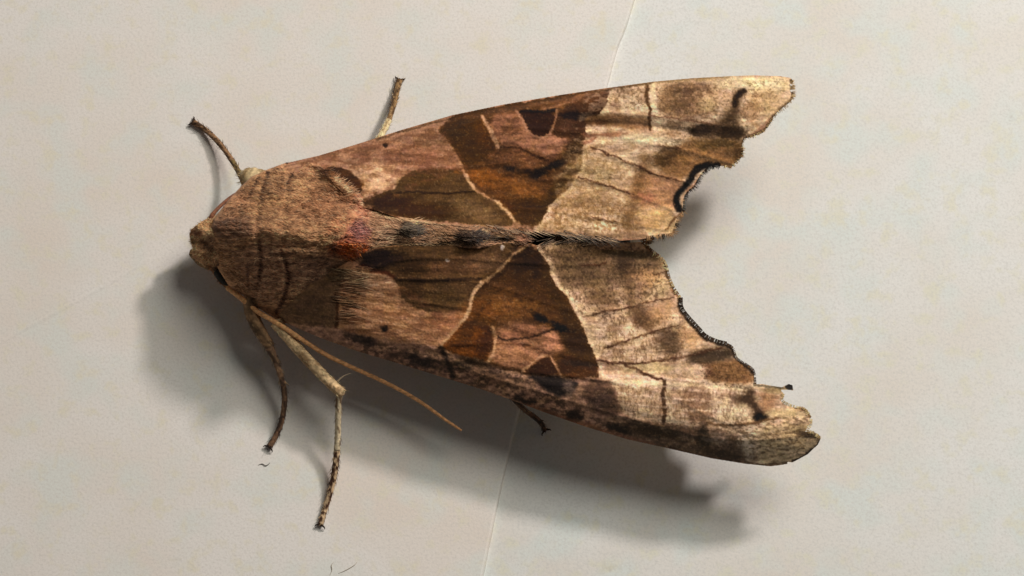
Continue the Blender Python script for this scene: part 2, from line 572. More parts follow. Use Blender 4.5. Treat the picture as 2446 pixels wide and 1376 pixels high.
# ---- heights (mm above the sheet) ---------------------------------
TH = [(505, 560, 3.7), (540, 560, 4.7), (600, 560, 5.6), (700, 562, 6.6), (790, 565, 7.0), (840, 578, 7.4), (880, 555, 6.6), (910, 535, 6.2),
      (560, 460, 3.6), (600, 425, 3.5), (640, 405, 3.7), (684, 392, 3.9), (640, 470, 5.2), (700, 450, 5.6), (760, 410, 5.0), (780, 415, 5.8),
      (760, 480, 6.4), (820, 450, 6.1), (850, 480, 6.2), (870, 510, 6.4), (830, 540, 6.9), (720, 520, 6.5), (620, 510, 5.5), (560, 510, 4.6),
      (520, 620, 2.9), (560, 620, 4.2), (620, 630, 5.1), (700, 640, 5.7), (780, 640, 6.1), (840, 635, 6.0), (545, 680, 2.3), (600, 700, 3.4), (650, 710, 4.1),
      (740, 710, 4.8), (620, 740, 2.6), (670, 768, 2.7), (740, 770, 3.8), (800, 720, 5.0), (800, 790, 4.0), (880, 610, 6.1)]
TH = [(a, b, c + (.30 if 540 <= b <= 600 and a > 540 else .1 if 480 < b < 540 else -.25 if b > 690 else 0) - .10 * min(1, max(0, (b - 380) / 160))) for a, b, c in TH]
z_th0 = TPS(TH)
def z_thorax(u, v):
    z = z_th0(u, v)
    m = chaikin([(520, 545), (600, 552), (700, 552), (790, 545), (845, 530)], False, 1)
    z = z + .30 * np.exp(-(seg_dist(u, v, m, False) / 24) ** 2)
    z = z + (fbm(u / 70, v / 45, 23) - .5) * .45
    # tegula ridge, shoulder crest and the two collar steps
    r = chaikin([(772, 405), (800, 432), (838, 462), (890, 505), (912, 530)], False, 1)
    z = z + .22 * np.exp(-(seg_dist(u, v, r, False) / 16) ** 2)
    c = chaikin([(845, 520), (825, 555), (790, 595)], False, 1)
    z = z + .42 * np.exp(-(seg_dist(u, v, c, False) / 15) ** 2)
    z = z - .15 * np.exp(-(((u - 550) / 36) ** 2 + ((v - 552) / 15) ** 2))
    for a in ([(684, 388), (698, 412), (688, 450), (676, 520), (678, 590), (689, 650), (682, 705), (660, 746)],
              [(636, 417), (633, 446), (620, 475), (613, 530), (618, 580), (624, 625), (618, 680), (606, 725)]):
        d = seg_dist(u, v, chaikin(a, False, 1), False)
        z = z - .10 * np.exp(-(d / 7) ** 2)
    z = z + (fbm(u / 45, v / 10, 21) - .5) * .22 + (fbm(u / 16, v / 7, 22) - .5) * .10
    return z

UW = [(690, 388, 3.9), (760, 372, 4.3), (850, 346, 4.4), (960, 310, 4.5), (1080, 276, 4.5), (1200, 250, 4.6), (1330, 228, 4.6), (1450, 211, 4.6), (1600, 192, 4.7),
      (1760, 182, 4.9), (1890, 190, 4.7), (1890, 240, 5.0), (1840, 300, 5.1), (1780, 330, 5.0), (1770, 375, 4.7), (1745, 402, 4.5), (1690, 390, 4.4), (1640, 440, 4.3),
      (1612, 480, 4.2), (1625, 520, 4.2), (1600, 558, 4.1), (1540, 568, 4.2), (1420, 572, 4.5), (1300, 555, 4.9), (1200, 545, 5.4), (1050, 533, 5.9), (945, 518, 6.2),
      (888, 488, 6.2), (760, 480, 5.4), (700, 430, 4.6), (800, 410, 5.2), (900, 400, 5.4), (900, 350, 4.9), (1000, 350, 5.2), (1000, 440, 5.8), (1100, 420, 5.7), (1100, 330, 5.3),
      (1200, 330, 5.4), (1200, 440, 5.6), (1200, 285, 5.2), (1330, 265, 5.25), (1330, 400, 5.3), (1330, 480, 5.0), (1440, 240, 5.2), (1500, 225, 5.15), (1430, 275, 5.2), (1430, 300, 4.95), (1430, 330, 5.05),
      (1540, 240, 5.2), (1540, 300, 4.9), (1560, 330, 4.95), (1480, 400, 4.9), (1480, 490, 4.6), (1560, 430, 4.5), (1640, 220, 5.2), (1700, 300, 4.9), (1720, 250, 5.2), (1800, 240, 5.3), (1650, 350, 4.7)]
LW = [(690, 765, 3.6), (760, 802, 3.9), (850, 836, 4.0), (950, 866, 4.1), (1070, 904, 4.2), (1150, 930, 4.25), (1240, 960, 4.3), (1300, 984, 4.3), (1400, 1020, 4.3), (1500, 1050, 4.3),
      (1600, 1073, 4.3), (1700, 1095, 4.3), (1780, 1108, 4.3), (1840, 1113, 4.3), (1930, 1085, 4.4), (1958, 1048, 4.5), (1930, 1000, 4.8), (1870, 940, 4.9), (1890, 925, 4.7), (1800, 890, 4.7), (1755, 845, 4.6),
      (1700, 815, 4.5), (1640, 750, 4.4), (1600, 670, 4.2), (1590, 630, 4.1), (1545, 585, 4.1), (1460, 580, 4.5), (1340, 578, 4.9), (1280, 585, 5.0), (1200, 584, 5.3), (1050, 588, 5.8), (950, 586, 6.1), (872, 603, 6.2),
      (820, 640, 5.9), (720, 700, 4.7), (850, 700, 5.4), (850, 770, 4.85), (950, 660, 5.65), (950, 740, 5.2), (950, 815, 4.75), (1050, 680, 5.4), (1050, 780, 5.05), (1056, 833, 4.9), (1150, 640, 5.3), (1150, 760, 5.1), (1168, 868, 4.95),
      (1250, 650, 5.0), (1250, 780, 5.0), (1251, 890, 5.0), (1330, 700, 4.95), (1330, 800, 5.0), (1335, 897, 5.1), (1330, 940, 4.85), (1427, 900, 5.15), (1430, 850, 4.95), (1430, 760, 4.9), (1400, 650, 4.75), (1430, 960, 4.95),
      (1500, 620, 4.4), (1500, 720, 4.75), (1500, 820, 4.85), (1500, 880, 4.95), (1500, 920, 5.15), (1520, 990, 5.0), (1600, 760, 4.55), (1600, 850, 4.75), (1600, 880, 4.9), (1600, 930, 5.2), (1620, 1020, 5.0),
      (1700, 870, 4.75), (1700, 930, 5.1), (1700, 980, 5.25), (1720, 1050, 4.9), (1800, 940, 4.95), (1800, 1000, 5.2), (1830, 1060, 4.9), (1880, 1000, 5.0), (1900, 1060, 4.75)]
LCOSTA = {(a, b) for a, b, c in LW[:14]}
UW = [(a, b, c + (.35 if b > 480 and 760 < a < 1320 else 0)) for a, b, c in UW]
LW = [(a, b, c + (.55 if b < 612 and a < 1250 else .3 if b < 600 and a < 1350 else .25 if b < 690 and a < 1160 else -.45 if b > 1070 and a > 1750 else 0)) for a, b, c in LW]
def settle(pts, amount):
    return [(a, b, c - amount * min(1, max(0, (a - 1150) / 450))) for a, b, c in pts]
UW, LW = settle(UW, -.45), settle(LW, .75)
LW = [(a, b, c - (.35 if (a, b) in LCOSTA else 0)) for a, b, c in LW]
z_u0, z_l0 = TPS(UW, .01), TPS(LW, .01)

UVEINS = [[(900, 400), (1100, 404), (1300, 372), (1411, 351), (1555, 413), (1643, 438)], [(947, 459), (1134, 459), (1290, 430), (1381, 423), (1514, 464), (1606, 500)],
          [(911, 505), (1125, 515), (1250, 493), (1415, 519), (1473, 532), (1590, 548)], [(1200, 300), (1400, 318), (1490, 326), (1572, 348), (1623, 355), (1745, 390)], [(1180, 268), (1400, 262), (1555, 276), (1700, 300), (1800, 300)],
          [(1100, 300), (1300, 245), (1500, 222), (1700, 205), (1880, 205)]]
LVEINS = [[(883, 640), (1000, 610), (1200, 625), (1390, 636), (1448, 628), (1590, 630)], [(944, 667), (1148, 667), (1330, 735), (1421, 750), (1509, 732), (1610, 711)],
          [(966, 718), (1122, 735), (1241, 790), (1445, 833), (1570, 790), (1640, 760)], [(1052, 827), (1241, 812), (1427, 860), (1494, 872), (1631, 856), (1723, 830)],
          [(1176, 785), (1333, 850), (1494, 873), (1549, 897), (1680, 915), (1800, 920)], [(1251, 890), (1427, 903), (1585, 935), (1736, 1017), (1803, 1011), (1924, 976)], [(1100, 880), (1300, 940), (1500, 1000), (1736, 1060), (1930, 1040)]]
def wing_relief(u, v, veins, ub, vb, seed):
    z = np.zeros(u.shape)
    for p in veins:
        d = seg_dist(u, v, chaikin(p, False, 2), False)
        z = z +   .034 * np.exp(-(d / 5) ** 2) - .022 * np.exp(-((d - 13) / 9) ** 2)
    r = np.hypot(u - ub, v - vb); ph = np.arctan2(v - vb, u - ub)
    z = z + (fbm(ph * 26, r / 160, seed, 3) - .5) * .07 * smooth(80, 500, r)      # shallow pleats
    z = z + (fbm(ph * r / 7, r / 34, seed + 4, 3) - .5) * .022                    # rows of scales
    z = z + (vnoise(u / 3.2, v / 3.2, seed + 8) - .5) * .014
    return z
def z_upper(u, v):
    z = z_u0(u, v) + wing_relief(u, v, UVEINS, 640, 480, 60)
    d = seg_dist(u, v, chaikin([(1400, 300), (1470, 296), (1555, 303), (1650, 318)], False, 1), False)
    z = z - .16 * np.exp(-(d / 10) ** 2)
    d = seg_dist(u, v, chaikin([(900, 328), (1100, 276), (1330, 233), (1450, 216), (1600, 200)], False, 1), False)
    return z - .05 * np.exp(-(d / 6) ** 2)
def z_lower(u, v):
    z = z_l0(u, v) + wing_relief(u, v, LVEINS, 640, 640, 90)
    d = seg_dist(u, v, chaikin([(1427, 885), (1500, 895), (1600, 905), (1750, 925)], False, 1), False)
    z = z - .10 * np.exp(-(d / 12) ** 2)
    d = seg_dist(u, v, chaikin([(870, 815), (1056, 845), (1170, 880), (1335, 905), (1460, 920)], False, 1), False)
    return z - .08 * np.exp(-(d / 8) ** 2)

# ---- outlines ------------------------------------------------------
UOUT_DORSUM = [(1607, 561), (1575, 564), (1553, 567), (1528, 572), (1467, 576), (1423, 573), (1393, 568), (1357, 564), (1307, 557), (1258, 553), (1234, 551), (1160, 545), (1050, 535), (997, 528), (945, 519), (920, 510), (890, 500), (840, 490), (760, 480), (690, 440), (665, 410)]
UOUT = [(690, 388), (760, 372), (850, 345), (960, 310), (1080, 275), (1200, 250), (1330, 228), (1450, 210), (1560, 195), (1650, 187), (1740, 182), (1800, 180), (1865, 182), (1888, 186),
        (1896, 194), (1893, 200), (1885, 202), (1895, 207), (1894, 214), (1884, 216), (1895, 221), (1896, 230), (1889, 243), (1876, 252), (1863, 264), (1849, 276), (1845, 288), (1836, 301), (1823, 317), (1808, 323), (1794, 328), (1778, 331),
        (1773, 345), (1776, 360), (1772, 376), (1757, 389), (1745, 403), (1726, 396), (1712, 399), (1693, 402), (1680, 414), (1670, 430), (1659, 449), (1645, 458), (1636, 474), (1636, 490), (1634, 506), (1622, 520), (1618, 536), (1613, 548)] + UOUT_DORSUM
LOUT_COSTA = [(665, 752), (690, 775), (760, 805), (850, 838), (950, 868), (1070, 905), (1150, 930), (1240, 962), (1300, 985), (1400, 1020), (1500, 1050), (1600, 1072), (1700, 1095), (1780, 1108), (1840, 1114), (1866, 1111)]
LOUT_TERM = [(1882, 1108), (1880, 1103), (1893, 1105), (1930, 1085), (1954, 1062), (1961, 1047), (1955, 1037), (1938, 1030), (1922, 1033), (1930, 1018), (1941, 1009), (1933, 1003), (1938, 996), (1930, 982), (1924, 976), (1912, 972), (1900, 974), (1878, 968),
             (1865, 959), (1873, 948), (1871, 939), (1864, 931), (1880, 931), (1895, 933), (1893, 920), (1884, 917), (1868, 925), (1841, 921), (1820, 917), (1803, 918), (1801, 888), (1791, 877), (1776, 866), (1763, 861), (1756, 853), (1753, 838), (1748, 828), (1736, 823),
             (1709, 817), (1682, 804), (1669, 788), (1656, 774), (1640, 757), (1627, 740), (1622, 725), (1625, 711), (1614, 699), (1607, 686), (1600, 672), (1595, 656), (1592, 635), (1580, 616), (1558, 601), (1542, 584)]
LOUT_DORSUM = [(1531, 578), (1464, 580), (1396, 580), (1341, 578), (1281, 586), (1258, 578), (1200, 582), (1150, 588), (1072, 586), (1010, 588), (945, 586), (896, 592), (868, 604), (830, 625), (740, 680)]
LOUT = LOUT_COSTA + LOUT_TERM + LOUT_DORSUM

# ---- wing colours --------------------------------------------------
DK = (58, 38, 24); OLV = (122, 92, 56); PINK = (190, 140, 106); CRM = (214, 181, 139)
def common_grain(p, u, v, ub, vb, seed):
    r = np.hypot(u - ub, v - vb); ph = np.arctan2(v - vb, u - ub)
    k = 1 + (fbm(ph * r / 6, r / 45, seed, 3) - .5) * .26 + (vnoise(u / 2.6, v / 2.6, seed + 2) - .5) * .16 + (fbm(u / 60, v / 60, seed + 5) - .5) * .22
    p.c *= k[:, None]
    h = (fbm(u / 14, v / 10, seed + 9) - .5)          # slight hue drift, ochre to pink
    p.c *= np.stack([1 + h * .03, 1 + h * .06, 1 - h * .10], 1)
    w = smooth(.80, .88, vnoise(u / 3.1, v / 3.1, seed + 20))
    p.c = p.c * (1 - .16 * w[:, None]) + np.array([235, 215, 175]) * .16 * w[:, None]
    return np.clip(p.c, 8, 250)

def paint_upper(u, v):
    p = Paint(u, v, (186, 140, 106))
    # basal field
    p.blob((905, 425), 80, 34, (212, 172, 128), .85)
    p.blob((1000, 375), 80, 34, (170, 118, 88), .8)
    p.blob((900, 365), 70, 22, (182, 132, 98), .7)
    p.blob((1030, 335), 40, 20, (150, 112, 78), .6)
    p.line([(790, 385), (808, 365), (806, 345)], 8, (130, 88, 60), 4, .5)
    p.line([(1000, 404), (1050, 402), (1100, 404)], 6, (135, 92, 62), 3, .8)
    p.fill([(772, 404), (797, 398), (829, 405), (857, 430), (870, 466), (841, 462), (812, 440), (786, 420)], (84, 54, 28), 3)  # hollow behind the tegula, its shade painted onto the wing base
    p.blob((845, 445), 22, 15, (112, 66, 30), .8)
    p.blob((923, 348), 7, 6, (62, 40, 26), 1, power=1.0)
    # large olive shade near the back
    p.fill([(941, 453), (957, 426), (978, 411), (1003, 405), (1045, 405), (1100, 405), (1111, 421), (1134, 456), (1180, 478), (1204, 499), (1238, 537), (1186, 541), (1125, 535), (1064, 531), (987, 525), (911, 506), (889, 484), (886, 470), (911, 462)], (116, 86, 54), 2.5)
    p.blob((1010, 432), 50, 18, (112, 80, 46), .8)
    p.blob((930, 484), 60, 22, (72, 44, 22), .95)
    p.blob((1010, 505), 70, 18, (88, 54, 26), .8)
    p.blob((1140, 505), 60, 26, (146, 114, 76), .75, ang=25)
    p.line([(947, 459), (1020, 458), (1080, 461), (1134, 459)], 4, (62, 40, 26), 2, .8)
    # angled dark band
    left = [(1045, 310), (1064, 331), (1082, 356), (1100, 389), (1112, 417), (1131, 450), (1155, 465), (1180, 478), (1204, 499), (1228, 526), (1244, 536)]
    out = [(1271, 540), (1291, 538), (1311, 493), (1350, 457), (1371, 433), (1387, 396), (1394, 341), (1401, 300), (1447, 256), (1455, 211)]
    p.fill(left + out + [(1330, 229), (1200, 252), (1080, 277)], (122, 82, 50), 2.2, sm=0)
    p.fill([(1045, 310), (1080, 290), (1155, 281), (1185, 345), (1172, 368), (1120, 398), (1100, 389), (1082, 356), (1064, 331)], (104, 70, 36), 4)
    p.blob((1160, 320), 22, 34, (122, 76, 36), .7)
    p.blob((1085, 318), 26, 16, (92, 64, 34), .8)
    p.blob((1240, 380), 62, 24, (158, 108, 74), .85, ang=10)
    p.blob((1165, 428), 60, 20, (164, 102, 54), .9, ang=14)
    p.blob((1240, 452), 60, 20, (150, 98, 54), .85, ang=14)
    p.blob((1265, 505), 50, 34, (96, 64, 30), .95)
    p.blob((1210, 490), 30, 10, (112, 68, 34), .8, ang=45)
    p.fill([(1160, 282), (1240, 264), (1262, 300), (1275, 328), (1300, 331), (1325, 318), (1335, 326), (1402, 322), (1390, 332), (1345, 362), (1325, 378), (1305, 382), (1280, 362), (1245, 352), (1192, 349)], (180, 128, 96), 9, .9)
    p.blob((1215, 300), 34, 26, (160, 110, 78), .7)
    p.blob((1330, 345), 46, 15, (186, 134, 102), .8)
    p.fill([(1240, 266), (1328, 260), (1316, 316), (1299, 328), (1274, 323), (1258, 298)], (70, 42, 26), 2.5)
    p.line([(1244, 268), (1285, 265), (1326, 262)], 7, (30, 20, 14), 3, .9)
    p.line([(1236, 266), (1256, 300), (1272, 326), (1300, 332), (1319, 318), (1331, 262)], 6, (190, 142, 108), 2, .8)
    p.fill([(1337, 262), (1385, 240), (1453, 213), (1448, 256), (1402, 300), (1397, 322), (1335, 328), (1322, 318)], (96, 62, 40), 3)
    p.blob((1410, 232), 46, 15, (132, 88, 56), .85, ang=-15)
    p.blob((1372, 276), 44, 10, (36, 23, 16), .95, ang=4)
    p.blob((1352, 300), 22, 16, (118, 82, 60), .6)
    p.line([(1300, 258), (1340, 248), (1384, 233)], 8, (172, 124, 92), 4, .7)
    p.line([(1262, 252), (1330, 240), (1450, 218)], 7, (150, 104, 70), 4, .7)
    p.fill([(1400, 318), (1391, 396), (1372, 436), (1350, 458), (1312, 494), (1292, 532), (1272, 530), (1300, 470), (1345, 420), (1352, 380), (1350, 350)], (92, 64, 32), 10, .9)
    p.blob((1370, 350), 22, 26, (84, 56, 34), .8)
    p.line([(1178, 350), (1247, 352), (1286, 377), (1312, 384)], 4, (66, 38, 24), 2.5, .85, breakup=.3)
    p.line([(1210, 401), (1240, 407), (1270, 412), (1305, 402), (1345, 388)], 13, (42, 30, 22), 5, .95, breakup=.5)
    p.blob((1288, 416), 22, 9, (34, 26, 20), .95, ang=-15, rough=.5)
    p.blob((1330, 394), 24, 9, (30, 24, 20), .95, ang=-20, rough=.5)
    p.line([(1250, 493), (1311, 494)], 3, (58, 38, 22), 2, .6)
    p.line(left[1:], 5, (206, 158, 114), 3, .8, breakup=.4)
    p.line([(1112, 417), (1122, 436), (1131, 450)], 7, (214, 174, 128), 3, .8)
    p.line([(1180, 478), (1204, 499), (1230, 527)], 7, (210, 172, 126), 4, .8)
    p.line([(1152, 281), (1173, 313), (1189, 350)], 9, (204, 160, 118), 3, .95)
    # cream outer field
    F = out + [(1560, 195), (1740, 182), (1888, 186), (1900, 230), (1778, 332), (1780, 376), (1745, 405), (1690, 404), (1640, 450), (1640, 505), (1610, 565), (1420, 575)]
    p.fill([(1271, 562), (1280, 541)] + F[1:], CRM, 2.2, sm=0)
    p.line([(1640, 200), (1650, 260), (1600, 340), (1560, 400), (1535, 470), (1515, 545)], 46, (152, 112, 78), 30, .55, breakup=.4)
    p.line([(1470, 215), (1468, 260)], 26, (172, 132, 98), 18, .4)
    p.speck([(1400, 215), (1890, 190), (1770, 390), (1620, 500), (1590, 560), (1300, 545)], (148, 106, 74), 20, .52, .34, 141, sx=1.6)
    p.speck([(1400, 215), (1890, 190), (1770, 390), (1620, 500), (1590, 560), (1300, 545)], (228, 200, 164), 9, .58, .34, 143, sx=1.8)
    p.line([(a + 7, b) for a, b in out[2:]], 8, (224, 196, 146), 4, .7, breakup=.3)
    p.blob((1420, 420), 80, 60, (204, 174, 124), .6)
    p.blob((1400, 490), 70, 30, (178, 142, 96), .6, rough=.4)
    p.blob((1340, 540), 60, 14, (190, 160, 112), .6)
    p.fill([(1402, 278), (1480, 272), (1552, 282), (1558, 306), (1500, 308), (1398, 300)], (152, 112, 74), 6, .95)  # shadow in the fold, put into the scale colour
    p.line([(1394, 322), (1440, 323), (1497, 320)], 9, (178, 124, 90), 4, .9)
    p.line([(1394, 340), (1420, 330)], 8, (178, 124, 90), 3, .8)
    p.line([(1490, 330), (1560, 334), (1638, 345)], 20, (216, 194, 150), 8, .9)
    p.fill([(1575, 205), (1640, 196), (1715, 200), (1712, 275), (1640, 285), (1572, 272)], (170, 128, 92), 12, .7)
    p.speck([(1575, 205), (1715, 200), (1712, 275), (1572, 272)], (112, 78, 52), 9, .5, 0.42, 46)
    p.blob((1690, 245), 26, 22, (194, 162, 112), .8)
    p.blob((1600, 240), 24, 36, (160, 122, 78), .6)
    p.line([(1547, 202), (1545, 235), (1553, 265), (1552, 308)], 8, (112, 76, 46), 2.5, .95)
    p.line([(1560, 202), (1559, 240), (1565, 275)], 11, (220, 196, 148), 4, .8)
    p.line([(1500, 205), (1600, 192), (1740, 184)], 8, (166, 134, 88), 4, .8)
    p.blob((1810, 200), 76, 18, (212, 192, 142), .95, ang=4)
    p.blob((1830, 245), 44, 34, (190, 156, 106), .7)
    p.blob((1795, 268), 24, 34, (158, 116, 74), .6)
    p.fill([(1778, 219), (1757, 221), (1751, 240), (1735, 275), (1700, 298), (1652, 304), (1648, 324), (1690, 330), (1772, 332), (1778, 318), (1764, 292), (1762, 262), (1768, 240)], (96, 70, 46), 13, .85)
    p.line([(1775, 220), (1760, 228), (1755, 250)], 14, (50, 34, 22), 5, .95)
    p.blob((1675, 312), 34, 12, (58, 42, 32), .85)
    p.blob((1745, 318), 34, 14, (66, 46, 30), .85)
    p.line([(1555, 276), (1640, 288), (1712, 302)], 5, (130, 92, 68), 3, .8)
    p.fill([(1640, 330), (1700, 334), (1773, 331), (1776, 360), (1772, 376), (1745, 403), (1700, 394), (1660, 402), (1640, 430), (1590, 420), (1562, 380), (1610, 355)], (158, 112, 66), 9, .9)
    p.blob((1590, 376), 34, 20, (100, 72, 42), .8, ang=-25)
    p.blob((1700, 345), 50, 14, (120, 92, 50), .75)
    p.blob((1765, 372), 10, 26, (110, 78, 42), .7)
    p.blob((1720, 366), 30, 14, (160, 112, 66), .7)
    p.fill([(1515, 412), (1580, 410), (1640, 432), (1612, 478), (1618, 500), (1560, 500), (1505, 480)], (184, 132, 90), 12, .85)
    p.line([(1540, 380), (1524, 440), (1512, 490), (1500, 535)], 26, (140, 102, 62), 13, .7)
    p.blob((1565, 525), 44, 30, (208, 164, 102), .85)
    p.blob((1600, 540), 20, 20, (212, 176, 118), .7)
    p.blob((1540, 470), 26, 14, (188, 122, 88), .6)
    for q, w in (([(1411, 351), (1470, 375), (1555, 413)], 4.5), ([(1381, 423), (1440, 442), (1514, 464)], 4.5), ([(1415, 519), (1473, 532)], 3.5), ([(1572, 348), (1623, 355)], 4), ([(1555, 413), (1643, 438)], 3)):
        p.line(q, w, (96, 60, 40), 2.4, .9, breakup=.35)
    p.speck([(1455, 212), (1545, 203), (1550, 262), (1450, 262)], (120, 88, 54), 5, .58, 0.42, 41)
    p.speck([(1310, 495), (1500, 480), (1500, 560), (1290, 555)], (128, 92, 56), 6, .55, 0.42, 43)
    p.speck([(1390, 340), (1560, 420), (1520, 560), (1300, 540)], (160, 120, 74), 7, .55, 0.36, 45)
    p.speck([(1560, 200), (1890, 190), (1780, 330), (1600, 420)], (104, 74, 44), 5, .62, 0.36, 47)
    p.line([(1300, 550), (1420, 565), (1540, 564)], 12, (140, 108, 78), 6, .7)
    p.speck([(700, 380), (1060, 300), (1120, 400), (950, 470), (800, 460)], (140, 92, 64), 10, .54, .45, 145, sx=2.5)
    p.speck([(1060, 300), (1440, 220), (1390, 400), (1280, 530)], (70, 44, 28), 11, .57, .24, 147, sx=2.0)
    # terminal line, black crescent and the chequered fringe below it
    p.line([(1889, 243), (1863, 264), (1846, 282), (1836, 301), (1820, 316), (1780, 331)], 9, (70, 50, 34), 5, .85, breakup=.3)
    p.line([(1893, 188), (1891, 215), (1894, 232)], 9, (48, 34, 26), 3, .85, breakup=.5)
    p.line([(1775, 335), (1777, 360)], 6, (72, 50, 32), 3, .8)
    p.line([(1716, 396), (1692, 394), (1668, 400), (1655, 414), (1648, 432), (1634, 450), (1618, 464), (1614, 482), (1622, 500)], 15, (24, 18, 15), 4, .97)
    p.line([(1712, 396), (1690, 399), (1670, 410), (1660, 430), (1645, 448), (1626, 466), (1624, 490)], 3.0, (140, 138, 132), 1.4, .4, breakup=.6)
    p.line([(1634, 506), (1616, 515), (1604, 535), (1590, 548)], 5, (140, 96, 60), 2, .8)
    p.line([(900, 333), (1080, 278), (1330, 231), (1560, 198)], 4, (96, 68, 42), 3, .75, breakup=.3)
    return common_grain(p, u, v, 640, 480, 200)

def paint_lower(u, v):
    p = Paint(u, v, (190, 142, 102))
    # basal field
    p.blob((885, 675), 60, 22, (205, 170, 130), .8, ang=12)
    p.blob((860, 720), 70, 16, (176, 132, 90), .6)
    p.blob((940, 740), 60, 16, (200, 148, 104), .8, ang=10)
    p.blob((1060, 770), 46, 22, (176, 120, 84), .8)
    for k, vv in enumerate((690, 712, 735, 752, 768)):
        p.line([(805, vv - 6), (870, vv), (960, vv + 16), (1030, vv + 28)], 5, (140, 98, 64), 3, .55, breakup=.5)
        p.line([(800, vv + 6), (880, vv + 11), (990, vv + 30)], 4, (216, 172, 128), 2, .5, breakup=.5)
    p.fill([(640, 740), (700, 690), (790, 640), (830, 640), (815, 690), (804, 720), (804, 800), (700, 800)], (136, 106, 76), 8, .95)
    p.line([(803, 700), (806, 745), (800, 795)], 7, (104, 66, 40), 3, .85)
    p.blob((921, 786), 10, 7, (34, 26, 22), 1, ang=-25, rough=.5)
    # olive shade
    p.fill([(867, 620), (886, 598), (928, 587), (1024, 584), (1160, 580), (1254, 576), (1232, 594), (1212, 619), (1190, 648), (1149, 673), (1126, 702), (1121, 740), (1049, 746), (1005, 741), (966, 719), (953, 693), (938, 661), (921, 651), (883, 645), (866, 634)], (124, 92, 60), 2.5)
    p.blob((910, 618), 52, 24, (48, 30, 20), .95)
    p.blob((990, 640), 60, 22, (84, 58, 34), .8)
    p.line([(868, 632), (885, 645), (921, 652), (938, 662)], 8, (92, 42, 22), 4, .8)
    p.blob((1090, 640), 80, 22, (140, 100, 68), .75)
    p.blob((1165, 625), 46, 24, (146, 110, 82), .6)
    p.blob((1050, 715), 60, 20, (122, 92, 56), .6)
    p.blob((985, 690), 30, 24, (84, 58, 34), .6)
    p.line([(944, 667), (1040, 671), (1148, 667)], 6, (54, 34, 22), 3, .8, breakup=.3)
    p.line([(1049, 744), (1121, 740)], 5, (150, 104, 72), 3, .6)
    # angled dark band
    left = [(1256, 590), (1234, 602), (1212, 622), (1190, 650), (1149, 675), (1128, 702), (1121, 740), (1105, 769), (1079, 801), (1052, 828)]
    out = [(1268, 589), (1285, 599), (1300, 616), (1312, 638), (1327, 680), (1357, 712), (1369, 738), (1387, 766), (1400, 799), (1415, 836), (1424, 848), (1428, 873), (1430, 904)]
    p.fill(left[::-1] + out + [(1333, 900), (1251, 892), (1168, 870), (1100, 850)], (116, 78, 46), 2.2, sm=0)
    p.blob((1262, 635), 44, 50, (62, 42, 28), .95)
    p.blob((1230, 680), 60, 30, (110, 74, 44), .7)
    p.line([(1128, 704), (1150, 682), (1195, 655), (1240, 620)], 18, (84, 56, 32), 8, .8)
    p.blob((1150, 740), 50, 24, (150, 94, 52), .8)
    p.blob((1230, 730), 60, 28, (146, 98, 56), .8)
    p.fill([(1052, 828), (1079, 801), (1105, 769), (1135, 775), (1178, 783), (1184, 818), (1177, 849), (1166, 868), (1100, 850)], (142, 86, 46), 4)
    p.blob((1165, 820), 20, 40, (104, 62, 34), .8)
    p.blob((1110, 800), 20, 30, (112, 74, 42), .5, ang=35)
    p.fill([(1178, 784), (1232, 768), (1290, 774), (1322, 790), (1352, 832), (1336, 842), (1312, 850), (1280, 872), (1252, 892), (1168, 868), (1185, 818)], (180, 130, 96), 11, .85)
    p.blob((1240, 792), 56, 14, (166, 114, 82), .7, ang=-6)
    p.blob((1325, 815), 26, 20, (204, 144, 108), .85)
    p.blob((1220, 850), 46, 16, (196, 142, 100), .7)
    p.fill([(1250, 892), (1280, 869), (1290, 857), (1304, 853), (1316, 857), (1327, 877), (1334, 899)], (84, 52, 32), 2.5)
    p.line([(1246, 888), (1276, 864), (1288, 851), (1305, 847)], 6, (206, 160, 118), 2.5, .85)
    p.line([(1318, 852), (1331, 876), (1340, 900)], 6, (196, 150, 112), 2.5, .85)
    p.fill([(1335, 850), (1380, 850), (1419, 864), (1429, 903), (1342, 900)], (98, 64, 42), 3)
    p.blob((1385, 868), 40, 9, (58, 42, 32), .8, ang=8)
    p.blob((1390, 893), 34, 10, (122, 78, 44), .7)
    p.fill([(1302, 620), (1328, 684), (1370, 742), (1400, 802), (1424, 850), (1426, 868), (1360, 850), (1330, 800), (1350, 770), (1320, 720), (1290, 660)], (92, 64, 36), 10, .85)
    p.blob((1380, 820), 26, 26, (74, 50, 30), .8)
    p.line([(1168, 790), (1200, 812), (1241, 812), (1290, 800), (1330, 783)], 5, (60, 38, 26), 3, .85, breakup=.3)
    p.blob((1292, 760), 24, 9, (28, 22, 18), 1, ang=25, rough=.6)
    p.blob((1338, 782), 24, 10, (28, 22, 18), 1, ang=20, rough=.6)
    p.line([(1180, 818), (1240, 822), (1310, 846)], 4, (150, 98, 70), 2, .6)
    p.line(left, 6, (200, 162, 116), 3, .85, breakup=.3)
    p.line([(1149, 675), (1128, 702), (1122, 738), (1105, 769)], 9, (212, 172, 126), 3, .8)
    p.line([(1177, 784), (1185, 818), (1178, 850), (1165, 868)], 8, (206, 160, 116), 3, .95)
    p.blob((1199, 592), 5, 5, (220, 206, 190), .9); p.blob((1068, 622), 4, 4, (210, 200, 186), .8)
    # cream outer field
    p.fill(out[1:] + [(1460, 912), (1476, 952), (1486, 1050), (1600, 1076), (1780, 1112), (1890, 1112), (1970, 1050), (1945, 980), (1900, 910), (1800, 880), (1752, 828), (1700, 815), (1600, 690), (1595, 630), (1545, 580), (1280, 575)], CRM, 2.2, sm=0)
